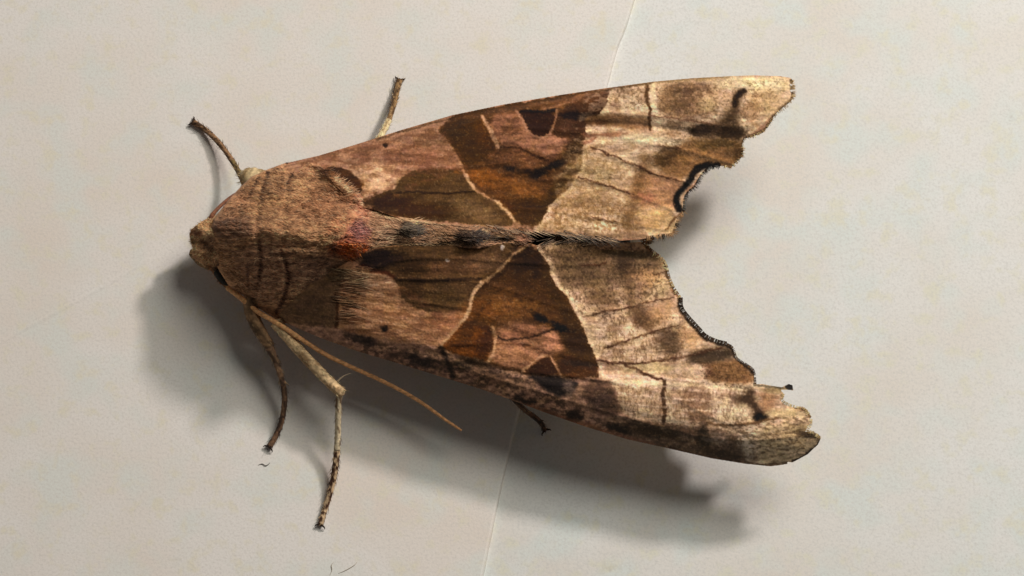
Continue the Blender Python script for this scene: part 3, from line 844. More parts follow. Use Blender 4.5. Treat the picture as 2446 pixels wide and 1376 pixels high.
    p.line([(1515, 600), (1520, 680), (1530, 750), (1590, 820), (1650, 880), (1668, 950), (1672, 1020)], 52, (140, 104, 76), 32, .55, breakup=.4)
    p.line([(1400, 600), (1440, 700), (1480, 800)], 40, (160, 124, 92), 26, .4, breakup=.5)
    p.speck([(1300, 590), (1550, 585), (1620, 720), (1740, 830), (1950, 1040), (1850, 1110), (1480, 980), (1430, 860)], (142, 102, 74), 20, .52, .34, 151, sx=1.6)
    p.speck([(1300, 590), (1550, 585), (1620, 720), (1740, 830), (1950, 1040), (1850, 1110), (1480, 980), (1430, 860)], (230, 202, 170), 9, .58, .34, 153, sx=1.8)
    p.fill([(1290, 585), (1540, 580), (1590, 625), (1590, 650), (1500, 665), (1420, 690), (1345, 690), (1318, 640)], (136, 108, 78), 18, .95)
    p.blob((1500, 607), 76, 12, (84, 68, 48), .85, ang=4, rough=.3)
    p.blob((1488, 636), 22, 26, (80, 60, 42), .85)
    p.blob((1395, 608), 60, 16, (130, 102, 72), .7)
    p.blob((1470, 592), 60, 7, (196, 156, 116), .7)
    p.line([(1500, 650), (1505, 700), (1515, 740), (1545, 775)], 30, (130, 98, 68), 14, .75)
    p.blob((1435, 710), 40, 26, (146, 114, 80), .8, rough=.4)
    p.blob((1420, 660), 60, 24, (138, 110, 80), .7, rough=.5)
    p.blob((1550, 665), 34, 24, (188, 144, 98), .85)
    p.blob((1580, 690), 24, 22, (206, 176, 124), .7)
    p.blob((1540, 760), 28, 22, (122, 90, 62), .85, ang=30)
    p.blob((1580, 745), 34, 26, (196, 150, 104), .8)
    p.blob((1600, 815), 30, 30, (112, 86, 62), .9, ang=-30)
    p.blob((1650, 805), 26, 28, (190, 146, 98), .85, ang=-30)
    p.fill([(1640, 846), (1700, 828), (1750, 830), (1757, 856), (1720, 868), (1660, 878), (1640, 866)], (92, 72, 52), 11, .9)
    p.fill([(1672, 872), (1757, 857), (1792, 878), (1802, 918), (1740, 916), (1690, 908)], (150, 108, 68), 7, .95)
    p.blob((1685, 885), 18, 16, (124, 82, 58), .8)
    p.blob((1660, 890), 30, 18, (222, 186, 146), .85)
    p.blob((1550, 878), 70, 12, (204, 178, 124), .7)
    p.line([(1430, 890), (1520, 897), (1620, 902), (1680, 906)], 10, (214, 174, 134), 5, .8)
    p.line([(1460, 913), (1580, 916), (1720, 925), (1790, 930)], 9, (222, 198, 152), 4, .85)
    p.blob((1510, 955), 46, 30, (190, 158, 120), .7)
    p.fill([(1634, 920), (1698, 920), (1704, 1010), (1634, 1006)], (158, 122, 92), 10, .85)
    p.blob((1750, 985), 46, 24, (222, 196, 152), .85)
    p.line([(1586, 910), (1585, 960), (1586, 1016)], 10, (98, 68, 44), 3, .95)
    p.line([(1598, 918), (1598, 1000)], 9, (218, 194, 150), 4, .7)
    p.fill([(1800, 926), (1770, 942), (1742, 955), (1790, 970), (1800, 985), (1797, 1000), (1820, 1006), (1840, 985), (1816, 980), (1806, 955)], (80, 57, 40), 11, .9)
    p.blob((1818, 995), 18, 11, (28, 20, 16), 1, rough=.3)
    p.line([(1690, 1012), (1740, 1018), (1803, 1011), (1870, 992), (1924, 976)], 6, (138, 100, 66), 3, .85)
    p.blob((1835, 955), 22, 26, (176, 128, 88), .8)
    p.blob((1855, 930), 30, 10, (172, 146, 98), .8)
    p.blob((1880, 985), 40, 12, (206, 180, 126), .8)
    for k, q in enumerate(([(1440, 897), (1560, 902), (1690, 912)], [(1470, 918), (1600, 926), (1780, 940)], [(1480, 940), (1600, 950), (1740, 962)], [(1500, 965), (1600, 975), (1720, 985)])):
        p.line(q, 7 - k, (236, 206, 172), 3, .6, breakup=.45)  # pinkish pale bands, with satin shine painted in
    p.line([(a + 7, b) for a, b in out[2:]], 8, (226, 198, 152), 4, .6, breakup=.3)
    # rolled costal strip
    p.fill([(690, 770), (800, 782), (870, 803), (950, 817), (1030, 826), (1056, 834), (1100, 851), (1168, 871), (1250, 893), (1333, 900), (1430, 904), (1462, 913), (1478, 955), (1488, 995), (1590, 1014), (1700, 1022), (1790, 1045), (1818, 1108), (1700, 1100), (1500, 1056), (1240, 968), (1070, 912), (850, 845), (700, 790)], (172, 134, 106), 5, 1.0, var=.3)
    p.fill([(1480, 998), (1590, 1018), (1700, 1028), (1785, 1050), (1812, 1106), (1700, 1097), (1500, 1054)], (112, 86, 62), 10, .7, var=.3)  # shade of the down-turned edge, painted over the mottled strip
    p.blob((864, 812), 40, 12, (58, 50, 46), .65, ang=18)
    p.blob((1005, 862), 40, 14, (54, 46, 44), .65, ang=18)
    p.line([(1054, 830), (1066, 862), (1084, 900)], 12, (54, 40, 32), 6, .8)
    p.blob((1120, 870), 40, 13, (92, 74, 52), .7)
    p.blob((1180, 905), 46, 16, (146, 112, 84), .8, ang=18)
    p.fill([(1252, 893), (1345, 903), (1390, 912), (1350, 950), (1310, 938), (1280, 912)], (44, 38, 36), 7, .9)
    p.blob((1358, 925), 12, 18, (150, 126, 108), .7)
    p.fill([(1388, 912), (1458, 914), (1476, 955), (1486, 998), (1440, 995), (1400, 960)], (104, 78, 60), 9, .85)
    p.blob((1435, 960), 26, 18, (112, 88, 76), .6, rough=.4)
    p.blob((1255, 958), 26, 8, (54, 40, 30), .8, ang=12); p.blob((1370, 992), 20, 10, (48, 36, 28), .8, ang=20); p.blob((1472, 1022), 30, 12, (50, 40, 32), .8, ang=15)
    p.line([(1260, 966), (1400, 1016), (1560, 1062)], 10, (140, 96, 70), 4, .7)
    p.blob((1560, 1030), 60, 14, (82, 62, 42), .8, ang=14)
    p.blob((1682, 1045), 18, 26, (64, 52, 40), .8)
    p.blob((1730, 1085), 60, 12, (92, 68, 46), .8, ang=10)
    p.blob((1715, 1048), 30, 14, (150, 130, 110), .6, rough=.5)
    p.blob((1785, 1068), 18, 28, (206, 186, 160), .75, ang=-20, rough=.5)
    p.fill([(1805, 1030), (1870, 1010), (1930, 1005), (1965, 1048), (1930, 1090), (1880, 1114), (1820, 1112)], (186, 158, 112), 10, .85)
    for a in range(6):
        y0 = 1035 + a * 14
        p.line([(1790, y0 + 10), (1860, y0 - 2), (1945 - a * 10, y0 - 12)], 4, (128, 102, 66), 2.5, .6, breakup=.5)
    p.blob((1925, 1038), 26, 8, (84, 66, 50), .8, ang=15)
    p.line([(1958, 1040), (1960, 1052), (1940, 1078), (1895, 1104)], 5, (52, 36, 26), 2.5, .9)
    p.line([(1880, 1106), (1840, 1113), (1700, 1094), (1600, 1071)], 5, (92, 62, 40), 3, .8, breakup=.3)
    # veins
    for q, w in (([(1390, 636), (1448, 628)], 4.5), ([(1421, 750), (1509, 732)], 5), ([(1509, 732), (1610, 711)], 3), ([(1445, 833), (1570, 790)], 5), ([(1570, 790), (1620, 779)], 3.5), ([(1427, 860), (1494, 872), (1631, 856), (1723, 830)], 6), ([(1494, 873), (1549, 897), (1580, 906)], 7), ([(1565, 655), (1594, 650)], 3)):
        p.line(q, w, (98, 62, 42), 2.6, .9, breakup=.35)
    p.speck([(1290, 590), (1540, 585), (1600, 700), (1480, 780), (1380, 750)], (84, 62, 42), 4.5, .58, 0.39, 71, sy=1.3)
    p.speck([(1420, 780), (1640, 740), (1640, 870), (1440, 860)], (112, 80, 50), 5, .60, 0.36, 73, sx=.8, sy=1.6)
    p.speck([(1470, 920), (1800, 930), (1800, 1010), (1490, 1000)], (124, 88, 62), 5, .56, 0.39, 75, sx=.8, sy=2.0)
    p.speck([(1560, 1010), (1930, 990), (1940, 1090), (1600, 1080)], (96, 72, 48), 5, .56, 0.42, 76, sx=1.6)
    p.speck([(1660, 860), (1810, 880), (1800, 940), (1680, 915)], (90, 60, 38), 4.5, .58, 0.36, 78)
    p.speck([(820, 800), (1240, 890), (1500, 1040), (1250, 960), (850, 840)], (60, 48, 40), 8, .54, 0.36, 79, sx=1.5)
    p.speck([(810, 660), (930, 660), (1100, 780), (1040, 825), (820, 790)], (140, 94, 66), 10, .54, .45, 155, sx=3.0)
    p.speck([(1060, 820), (1280, 600), (1420, 850), (1330, 900)], (64, 40, 26), 11, .57, .24, 157, sx=2.0)
    # terminal lines
    p.line([(1545, 585), (1560, 601), (1581, 617), (1592, 636), (1595, 657), (1608, 687), (1624, 710)], 6, (92, 64, 40), 3, .85)
    p.line([(1622, 712), (1620, 728), (1628, 744), (1645, 764)], 8, (60, 42, 28), 4, .85)
    p.line([(1645, 764), (1668, 790), (1684, 806), (1710, 819), (1738, 825)], 9, (34, 25, 19), 4, .9, breakup=.2)
    p.line([(1740, 826), (1752, 834), (1756, 853), (1765, 862), (1792, 879), (1800, 890)], 9, (46, 34, 26), 3, .9)
    p.line([(1803, 918), (1870, 926)], 6, (110, 100, 80), 3, .8)
    p.fill([(1873, 922), (1884, 914), (1898, 918), (1898, 936), (1880, 932)], (46, 44, 42), 3, .95)
    p.line([(1900, 974), (1926, 977), (1938, 995), (1941, 1010)], 5, (120, 92, 60), 2.5, .8)
    return common_grain(p, u, v, 640, 640, 300)

STEP = 1.6
UW_O = shell('forewing', UOUT, STEP, z_upper, paint_upper, M_WING, moth, None, .60)
UW_O['label'] = 'brightly lit forewing with black-edged notch in its outer margin'
LW_O = shell('forewing', LOUT, STEP, z_lower, paint_lower, M_WING, moth, None, .60)
LW_O['label'] = 'shaded forewing with ragged torn tip and dark rolled leading edge'

HWU = [(840, 470), (1000, 400), (1150, 340), (1290, 330), (1400, 380), (1450, 450), (1490, 520), (1480, 572), (1300, 578), (1000, 560), (860, 540)]
HWL = [(840, 620), (860, 575), (1000, 566), (1300, 562), (1490, 572), (1500, 620), (1480, 700), (1440, 790), (1350, 860), (1230, 850), (1050, 790), (900, 700)]
def hind_paint(u, v):
    k = 1 + (fbm(u / 30, v / 12, 930) - .5) * .4
    return np.array([118., 98., 80.])[None] * k[:, None]
shell('hindwing', chaikin(HWU, True, 2), 6.0, lambda u, v: np.minimum(z_u0(u, v), 5.2) - .95 + (fbm(u / 40, v / 40, 931) - .5) * .1, hind_paint, M_FUR, moth, thin(.06))
shell('hindwing', chaikin(HWL, True, 2), 6.0, lambda u, v: np.minimum(z_l0(u, v), 5.2) - 1.15 + (fbm(u / 40, v / 40, 932) - .5) * .1, hind_paint, M_FUR, moth, thin(.06))

# ---- fringe of hair scales -----------------------------------------
def fringe(name, parent, path, zf, count, lmin, lmax, colours, outward, width=.022, jit=.35, inset=4):
    p = chaikin(path, False, 1)
    seg = np.hypot(*(p[1:] - p[:-1]).T); cum = np.concatenate([[0], np.cumsum(seg)])
    t = np.sort(rng.random(count)) * cum[-1]
    u = np.interp(t, cum, p[:, 0]); v = np.interp(t, cum, p[:, 1])
    k = np.clip(np.searchsorted(cum, t) - 1, 0, len(seg) - 1)
    tx = (p[k + 1, 0] - p[k, 0]) / seg[k]; ty = (p[k + 1, 1] - p[k, 1]) / seg[k]
    nx, ny = (ty, -tx) if outward > 0 else (-ty, tx)
    a = rng.normal(0, jit, count)
    dx = nx * np.cos(a) - ny * np.sin(a); dy = nx * np.sin(a) + ny * np.cos(a)
    L = lmin + (lmax - lmin) * rng.random(count)
    L = L * (.55 + .9 * vnoise(t / 13, t * 0, 12))
    u0, v0 = u - nx * inset, v - ny * inset
    z0 = zf(u0, v0) + .01
    dz = rng.normal(-.02, .06, count)
    r = P(u0, v0, z0); m = P(u + dx * L * .5, v + dy * L * .5, z0 + dz * .6 + .02); tp = P(u + dx * L, v + dy * L, z0 + dz)
    cs = np.array(colours, float)
    ci = (vnoise(t / 9, t * 0 + 3, 19) * .999 * len(cs)).astype(int)
    cc = cs[ci] * (.8 + .4 * rng.random(count))[:, None]
    return strands(name, r, m, tp, np.full(count, width), to_lin(cc), to_lin(cc * 1.08), M_FUR, parent)

CRH = [(196, 166, 116), (170, 138, 92), (206, 180, 132)]
DKH = [(36, 28, 22), (58, 44, 32), (28, 24, 22)]
fringe('fringe', UW_O, [(1888, 186), (1897, 205), (1896, 230), (1889, 243), (1863, 264), (1846, 282), (1836, 301), (1820, 318), (1794, 328), (1778, 331), (1774, 345), (1776, 360), (1772, 376), (1757, 389), (1745, 403), (1726, 396)], z_upper, 240, 2, 7, [(206, 176, 126), (150, 116, 76), (180, 146, 98)], 1)
fringe('fringe', UW_O, [(1722, 397), (1693, 402), (1680, 414), (1670, 430), (1659, 449), (1645, 458), (1636, 474), (1636, 490), (1634, 506)], z_upper, 200, 2, 8, DKH + [(104, 100, 94)], 1)
fringe('fringe', UW_O, [(1634, 506), (1622, 520), (1613, 548), (1607, 561), (1575, 564), (1545, 568)], z_upper, 130, 4, 13, [(190, 150, 104), (60, 46, 34), (170, 130, 90)], 1)
fringe('fringe', LW_O, [(1960, 1047), (1938, 1030), (1922, 1033), (1941, 1009), (1924, 976), (1900, 974), (1865, 959), (1871, 939)], z_lower, 200, 3, 9, CRH, 1)
fringe('fringe', LW_O, [(1803, 918), (1801, 888), (1791, 877), (1763, 861), (1756, 853), (1750, 830), (1736, 823)], z_lower, 200, 2, 5, [(110, 84, 58), (84, 62, 44)], 1, jit=.2)
fringe('fringe', LW_O, [(1736, 823), (1709, 817), (1682, 804), (1669, 788), (1640, 757), (1624, 735), (1624, 711)], z_lower, 420, 2, 7, [(74, 54, 38), (86, 64, 45), (62, 45, 32)], 1, jit=.3, inset=7)
fringe('fringe', LW_O, [(1624, 711), (1607, 686), (1595, 656), (1592, 635), (1580, 616), (1558, 601), (1540, 583)], z_lower, 260, 6, 17, CRH + [(132, 96, 62)], 1)

# ---- thorax ---------------------------------------------------------
TOUT = [(500, 575), (505, 540), (518, 512), (545, 478), (575, 445), (600, 422), (640, 404), (684, 388), (700, 388), (735, 386), (766, 396), (782, 410), (800, 430), (818, 445), (845, 464), (886, 486), (906, 518), (916, 540), (905, 565), (884, 592), (872, 612), (866, 640), (858, 668), (838, 690), (822, 715),
        (812, 750), (806, 795), (760, 796), (700, 778), (660, 764), (620, 738), (578, 704), (550, 688), (524, 648), (508, 615)]
def thorax_colour(u, v):
    p = Paint(u, v, (164, 134, 94), warp=5)
    p.blob((620, 470), 70, 50, (158, 128, 86), .6)
    p.blob((560, 480), 40, 30, (166, 128, 92), .5)
    p.blob((740, 440), 60, 34, (176, 142, 98), .7)
    p.blob((720, 400), 60, 16, (186, 146, 104), .8)
    p.blob((790, 470), 60, 40, (138, 104, 70), .6)
    p.blob((760, 500), 70, 30, (146, 110, 76), .5)
    p.line([(775, 405), (805, 436), (840, 464)], 18, (130, 98, 62), 7, .7)
    p.line([(800, 430), (820, 444), (838, 460)], 9, (206, 178, 132), 3, .8)
    p.blob((783, 410), 16, 10, (84, 56, 30), .9)
    p.blob((870, 500), 34, 30, (192, 138, 106), .85)
    p.blob((820, 530), 40, 16, (188, 138, 96), .8, ang=-30)
    p.blob((905, 525), 14, 16, (202, 152, 112), .8)
    # rust tuft
    p.fill([(845, 520), (866, 530), (884, 555), (880, 592), (868, 612), (836, 618), (800, 610), (786, 596), (812, 572), (832, 545)], (148, 92, 66), 12, .9)
    p.blob((858, 548), 22, 20, (154, 112, 104), .8)
    p.blob((838, 598), 38, 16, (200, 104, 40), .95)
    p.blob((800, 595), 20, 14, (116, 70, 38), .7)
    # lower flank
    p.blob((640, 640), 70, 70, (172, 142, 112), .6)
    p.blob((745, 625), 60, 20, (126, 104, 80), .6)
    p.blob((760, 660), 60, 34, (160, 134, 108), .6)
    p.blob((840, 665), 40, 30, (186, 158, 124), .7)
    p.blob((815, 720), 24, 40, (176, 134, 96), .6)
    p.blob((760, 740), 50, 36, (150, 112, 80), .6)
    # dark lines of the collar
    D = (50, 26, 16)
    p.line([(684, 389), (698, 404), (698, 424), (688, 438)], 6.5, D, 2.5, .9, breakup=.25)
    p.line([(640, 408), (636, 432), (632, 450), (620, 475)], 6, D, 2.5, .85, breakup=.4)
    p.line([(618, 424), (606, 450), (592, 470)], 5, D, 2.5, .8, breakup=.4)
    p.line([(672, 600), (685, 629), (691, 664), (682, 705), (660, 746)], 7, D, 3.5, .8, breakup=.35)
    p.line([(621, 578), (625, 625), (621, 670)], 6, D, 3, .8, breakup=.35)
    p.line([(592, 632), (591, 660), (594, 690)], 6, D, 3, .7, breakup=.35)
    p.line([(803, 705), (804, 745), (802, 790)], 8, (92, 60, 40), 3, .8)
    p.line([(660, 452), (700, 455)], 4, (92, 64, 44), 2, .7)
    p.blob((560, 545), 56, 26, (104, 80, 60), .7)  # collar pit: shade of the hollow painted dark, here and next line
    p.line([(512, 548), (535, 530), (565, 527), (590, 540)], 7, (60, 42, 30), 5, .6)
    p.speck([(510, 540), (560, 450), (690, 395), (850, 470), (900, 540), (700, 560)], (92, 66, 42), 6, .56, 0.36, 88, sx=1.5)
    p.speck([(510, 570), (860, 600), (800, 780), (660, 750), (520, 640)], (80, 60, 44), 6, .58, 0.30, 89, sx=2.2)
    p.c *= np.array([1.17, 1.06, 1.08])
    k = 1 + (fbm(u / 20, v / 5, 400, 3) - .5) * .4 + (vnoise(u / 2.5, v / 2.5, 402) - .5) * .2
    return np.clip(p.c * k[:, None], 8, 250)

THX = shell('thorax', TOUT, 2.0, z_thorax, thorax_colour, M_FUR, moth, belly(1.5, .72))
THX['label'] = 'olive-brown furry thorax with dark collar lines and a rust tuft'

def fur(name, parent, outline, zf, cf, n, lmin, lmax, dirf, lift, width=.034, inset=0, jit=.35):
    op = np.array(outline, float); lo, hi = op.min(0), op.max(0)
    u = lo[0] + (hi[0] - lo[0]) * rng.random(n * 3); v = lo[1] + (hi[1] - lo[1]) * rng.random(n * 3)
    k = sdist(u, v, op) < -inset
    u, v = u[k][:n], v[k][:n]; n = len(u)
    dx, dy = dirf(u, v); a = rng.normal(0, jit, n) + (fbm(u / 25, v / 25, 66) - .5) * 1.2
    ex = dx * np.cos(a) - dy * np.sin(a); ey = dx * np.sin(a) + dy * np.cos(a)
    L = lmin + (lmax - lmin) * rng.random(n)
    z0 = zf(u, v) - .03
    # follow the skin
    z1 = zf(u + ex * L * .5, v + ey * L * .5); z2 = zf(u + ex * L, v + ey * L)
    z1 = np.maximum(z1, z0 - .35); z2 = np.maximum(z2, z0 - .6)
    lf = lift * (.4 + rng.random(n))
    r = P(u, v, z0); m = P(u + ex * L * .5, v + ey * L * .5, z1 + lf * .8); t = P(u + ex * L, v + ey * L, z2 + lf)
    c = cf(u + ex * L * .5, v + ey * L * .5) * (.8 + .45 * rng.random(n))[:, None]
    pale = rng.random(n) < .08
    c[pale] = c[pale] * .6 + np.array([216, 196, 160]) * .4
    return strands(name, r, m, t, width * (.7 + .6 * rng.random(n)), to_lin(np.clip(c * .9, 6, 250)), to_lin(np.clip(c * 1.12, 6, 250)), M_FUR, parent)

def dir_thorax(u, v):
    a = np.radians(4) + (v - 570) / 200.0 * np.radians(-14) * smooth(540, 700, u) + (v - 570) / 180 * np.radians(22) * (1 - smooth(520, 660, u))
    return np.cos(a), np.sin(a)
fur('fur', THX, TOUT, z_thorax, thorax_colour, 13000, 9, 20, dir_thorax, .028, width=.028, inset=3)
# the crest hairs stand up
CREST = [(848, 522), (872, 534), (884, 560), (876, 600), (836, 616), (796, 606), (790, 594), (816, 570), (834, 545)]
fur('crest_tuft', THX, CREST, z_thorax, thorax_colour, 1400, 16, 30, lambda u, v: (np.full(u.shape, .9), np.full(u.shape, .25)), .28)
TEG = [(772, 402), (800, 424), (845, 456), (892, 500), (914, 532), (895, 535), (850, 490), (810, 460), (776, 425)]
fur('shoulder_tuft', THX, TEG, z_thorax, thorax_colour, 1200, 14, 26, lambda u, v: (np.full(u.shape, .95), np.full(u.shape, -.1)), .08)
# long streaming hairs over the base of the shaded wing
BASEH = [(770, 640), (850, 636), (868, 652), (850, 690), (845, 720), (822, 770), (790, 775), (812, 740), (775, 715), (800, 690), (765, 665)]
fur('base_hair', THX, BASEH, lambda u, v: np.maximum(z_thorax(u, v), z_l0(u, v)) + .03, lambda u, v: paint_lower(u, v) * .8, 160, 26, 60, lambda u, v: (np.full(u.shape, .98), np.full(u.shape, .10)), .02, width=.026, jit=.10)

# ---- head -----------------------------------------------------------
HOUT = [(456, 548), (466, 540), (480, 530), (500, 519), (520, 512), (545, 520), (560, 560), (560, 620), (556, 682), (540, 689), (522, 674), (510, 655), (498, 640), (486, 634), (468, 622), (457, 606), (460, 592), (455, 578), (453, 562)]
HD = [(456, 548, 2.7), (453, 565, 2.55), (457, 606, 2.2), (486, 634, 1.9), (510, 655, 1.7), (540, 688, 1.6), (480, 530, 2.9), (520, 512, 2.8), (480, 560, 3.3), (510, 550, 3.7), (545, 550, 3.8), (480, 590, 2.95), (500, 610, 2.75), (520, 600, 3.1), (550, 600, 3.4), (530, 640, 2.25), (555, 680, 1.9)]
HD = [(a, b, c + .15) for a, b, c in HD]
z_hd0 = TPS(HD)
def z_head(u, v):
    z = z_hd0(u, v) - .3 * np.exp(-(((u - 485) / 16) ** 2 + ((v - 578) / 7) ** 2))
    for c, h, w in (((476, 541), .40, 15), ((500, 588), -.28, 17), ((474, 610), .30, 16), ((466, 577), -.22, 9)):
        z = z + h * np.exp(-((u - c[0]) ** 2 + (v - c[1]) ** 2) / w ** 2)
    return z + (fbm(u / 9, v / 9, 501) - .5) * .22
def head_colour(u, v):
    p = Paint(u, v, (200, 168, 126))
    p.blob((485, 536), 30, 12, (182, 148, 102), .8)
    p.blob((470, 558), 18, 8, (122, 86, 60), .7)
    p.blob((502, 588), 24, 20, (140, 116, 90), .7)  # hollow between the face tufts, shade painted into the colour
    p.blob((474, 610), 20, 20, (186, 150, 110), .8)
    p.line([(498, 638), (515, 660), (540, 688)], 9, (120, 84, 44), 4, .8)
    p.blob((527, 648), 14, 24, (60, 46, 32), .8, ang=-35)
    p.c *= np.array([1.10, 1.0, .98])
    k = 1 + (fbm(u / 7, v / 7, 510, 3) - .5) * .4
    return np.clip(p.c * k[:, None], 8, 250)
HEAD = shell('head', HOUT, 2.0, z_head, head_colour, M_FUR, moth, belly(1.2, .8))
fur('fur', HEAD, HOUT, z_head, head_colour, 2600, 5, 12, lambda u, v: (-np.cos((v - 570) / 120.0) * np.where(u > 520, -1, 1), np.sin((v - 570) / 120.0)), .05, width=.035, inset=3, jit=.7)

def ellipsoid(name, c, ax, rot, mat, parent, seg=28, ring=16, colours=None):
    from mathutils import Euler
    R = np.array(Euler(rot).to_matrix())
    V, F = [], []
    for i in range(ring + 1):
        th = math.pi * i / ring
        for k in range(seg):
            ph = 2 * math.pi * k / seg
            V.append(np.array(c) + R @ (np.array([math.sin(th) * math.cos(ph), math.sin(th) * math.sin(ph), math.cos(th)]) * np.array(ax)))
    for i in range(ring):
        for k in range(seg):
            F.append((i * seg + k, i * seg + (k + 1) % seg, (i + 1) * seg + (k + 1) % seg, (i + 1) * seg + k)[::-1])
    return link_mesh(name, V, F, mat, parent, colours)
e = ellipsoid('eye', P(530, 656, 1.85), (.30, .62, .42), (0, 0, math.radians(37)), M_EYE, HEAD)
e['label'] = 'dark compound eye tucked beside the collar'
ellipsoid('eye', P(524, 546, 1.7), (.35, .5, .4), (0, 0, math.radians(-30)), M_EYE, HEAD)

# palps: two short furry arms under the face
for (a, b) in (((505, 632), (458, 600)), ((500, 560), (457, 560))):
    pts = [P(a[0], a[1], 1.8), P((a[0] + b[0]) / 2, (a[1] + b[1]) / 2 + 3, 1.9), P(b[0], b[1], 2.1)]
    tube('palp', pts, [.30, .34, .20], lambda t, a_: np.array([150, 118, 80]) * (.75 + .5 * random.random()), M_LEG, HEAD, sides=12)

# ---- abdomen with dorsal tufts ---------------------------------------
AOUT = [(880, 500), (905, 506), (945, 516), (997, 525), (1060, 533), (1160, 542), (1234, 551), (1254, 560), (1262, 572), (1254, 581), (1200, 586), (1160, 590), (1072, 590), (1010, 592), (945, 590), (896, 596), (872, 606), (870, 560)]
AB = [(880, 500, 6.1), (945, 516, 6.05), (1060, 532, 5.75), (1160, 542, 5.45), (1234, 550, 5.15), (1262, 572, 4.9), (1200, 586, 5.2), (1072, 590, 5.65), (945, 590, 6.0), (872, 606, 6.1),
      (900, 555, 6.5), (945, 552, 6.5), (980, 548, 6.65), (1010, 555, 6.2), (1060, 560, 6.05), (1110, 562, 6.2), (1150, 562, 5.9), (1200, 565, 5.5), (1240, 568, 5.25)]
AB = [(a, b, c + .42) for a, b, c in AB]
z_ab0 = TPS(AB)
def z_abd(u, v):
    z = z_ab0(u, v)
    for c, h in (((975, 546), .2), ((1122, 566), .22), ((1250, 570), .1)):
        z = z + h * np.exp(-(((u - c[0]) / 30) ** 2 + ((v - c[1]) / 14) ** 2))
    return z + (fbm(u / 26, v / 5, 601) - .5) * .2 - .06
def abd_colour(u, v):
    p = Paint(u, v, (172, 128, 96))
    p.blob((925, 560), 34, 24, (176, 138, 108), .8)
    p.line([(900, 506), (945, 520), (1000, 529), (1060, 536)], 10, (214, 170, 126), 4, .85)
    p.line([(880, 594), (945, 586), (1010, 586), (1080, 586)], 10, (160, 134, 96), 5, .7)
    p.blob((975, 552), 26, 15, (92, 80, 66), .85)
    p.line([(960, 535), (985, 530), (1000, 545)], 7, (52, 38, 28), 3, .85)
    p.line([(996, 532), (1006, 545), (1004, 555)], 6, (204, 176, 116), 3, .85)
    p.blob((1050, 562), 36, 18, (142, 106, 74), .7)
    p.blob((1120, 568), 40, 16, (44, 32, 24), .96)
    p.line([(1156, 552), (1162, 562), (1160, 575)], 7, (198, 168, 120), 3, .85)
    p.blob((1195, 566), 36, 12, (110, 82, 54), .7)
    p.line([(1178, 570), (1200, 572), (1225, 572)], 9, (54, 38, 26), 4, .8)
    p.blob((1248, 570), 14, 12, (190, 130, 98), .9)
    p.line([(1165, 546), (1210, 552), (1245, 560)], 6, (180, 130, 96), 3, .7)
    k = 1 + (fbm(u / 22, v / 4, 610, 3) - .5) * .5
    return np.clip(p.c * k[:, None], 8, 250)
ABD = shell('abdomen', AOUT, 2.0, z_abd, abd_colour, M_FUR, moth, belly(3.0, .85))
ABD['label'] = 'narrow furry abdomen ridge with two dark tufts between the wings'
fur('fur', ABD, AOUT, z_abd, abd_colour, 2600, 12, 30, lambda u, v: (np.full(u.shape, .98), (575 - v) / 260.0), .03, inset=2, jit=.22)
for c, rx, ry, n, cc in (((975, 548), 24, 13, 300, (112, 96, 80)), ((1120, 566), 36, 12, 380, (74, 54, 42))):
    th = np.linspace(0, 2 * math.pi, 14, endpoint=False)
    poly = np.stack([c[0] + rx * np.cos(th), c[1] + ry * np.sin(th)], 1)
    fur('dorsal_tuft', ABD, poly, z_abd, lambda u, v, cc=cc: np.tile(np.array(cc, float), (len(u), 1)), n, 14, 32, lambda u, v: (np.full(u.shape, .97), np.full(u.shape, .0)), .07, jit=.2)
# the rear of the abdomen, seen only through the slit between the wings
tube('abdomen_tail', [P(1200, 568, 3.6), P(1300, 570, 3.3), P(1400, 574, 2.9), P(1500, 577, 2.3)], [1.0, 1.05, .8, .25], lambda t, a: np.array([52, 42, 34]) * (.7 + .5 * random.random()), M_FUR, ABD, sides=18)

# grey hair of the inner margins crossing over the slit
def margin_hair(parent, path, zf, n, ang, cols):
    p = chaikin(path, False, 1)
    t = rng.random(n) * (len(p) - 1); k = t.astype(int); f = (t - k)[:, None]
    q = p[k] * (1 - f) + p[np.minimum(k + 1, len(p) - 1)] * f
    a = np.radians(ang + rng.normal(0, 7, n)); L = 20 + 26 * rng.random(n)
    u, v = q[:, 0], q[:, 1] + rng.normal(0, 3, n)
    z0 = zf(u, v) + .03
    r = P(u, v, z0); m = P(u + np.cos(a) * L * .5, v + np.sin(a) * L * .5, z0 + .05); tp = P(u + np.cos(a) * L, v + np.sin(a) * L, z0 - .05 + .1 * rng.random(n))
    c = np.array(cols, float)[rng.integers(0, len(cols), n)] * (.7 + .6 * rng.random(n))[:, None]
    strands('margin_hair', r, m, tp, np.full(n, .03), to_lin(c), to_lin(np.clip(c * 1.15, 0, 250)), M_FUR, parent)
GH = [(122, 104, 88), (150, 122, 98), (92, 78, 66), (176, 138, 108)]
margin_hair(UW_O, [(1150, 541), (1234, 549), (1307, 554), (1393, 563), (1450, 570)], z_upper, 90, 17, [(150, 126, 104), (176, 144, 114), (120, 100, 84)])
margin_hair(UW_O, [(1330, 556), (1393, 565), (1460, 572)], z_upper, 50, 24, [(84, 76, 70), (110, 98, 86)])
margin_hair(LW_O, [(1281, 588), (1341, 582), (1396, 583), (1450, 582)], z_lower, 60, -20, GH)
fur('base_scales', LW_O, [(1525, 572), (1545, 565), (1560, 572), (1548, 585), (1530, 585)], z_lower, lambda u, v: np.tile([120., 92., 68.], (len(u), 1)), 90, 8, 18, lambda u, v: (np.full(u.shape, .95), np.full(u.shape, -.1)), .08)

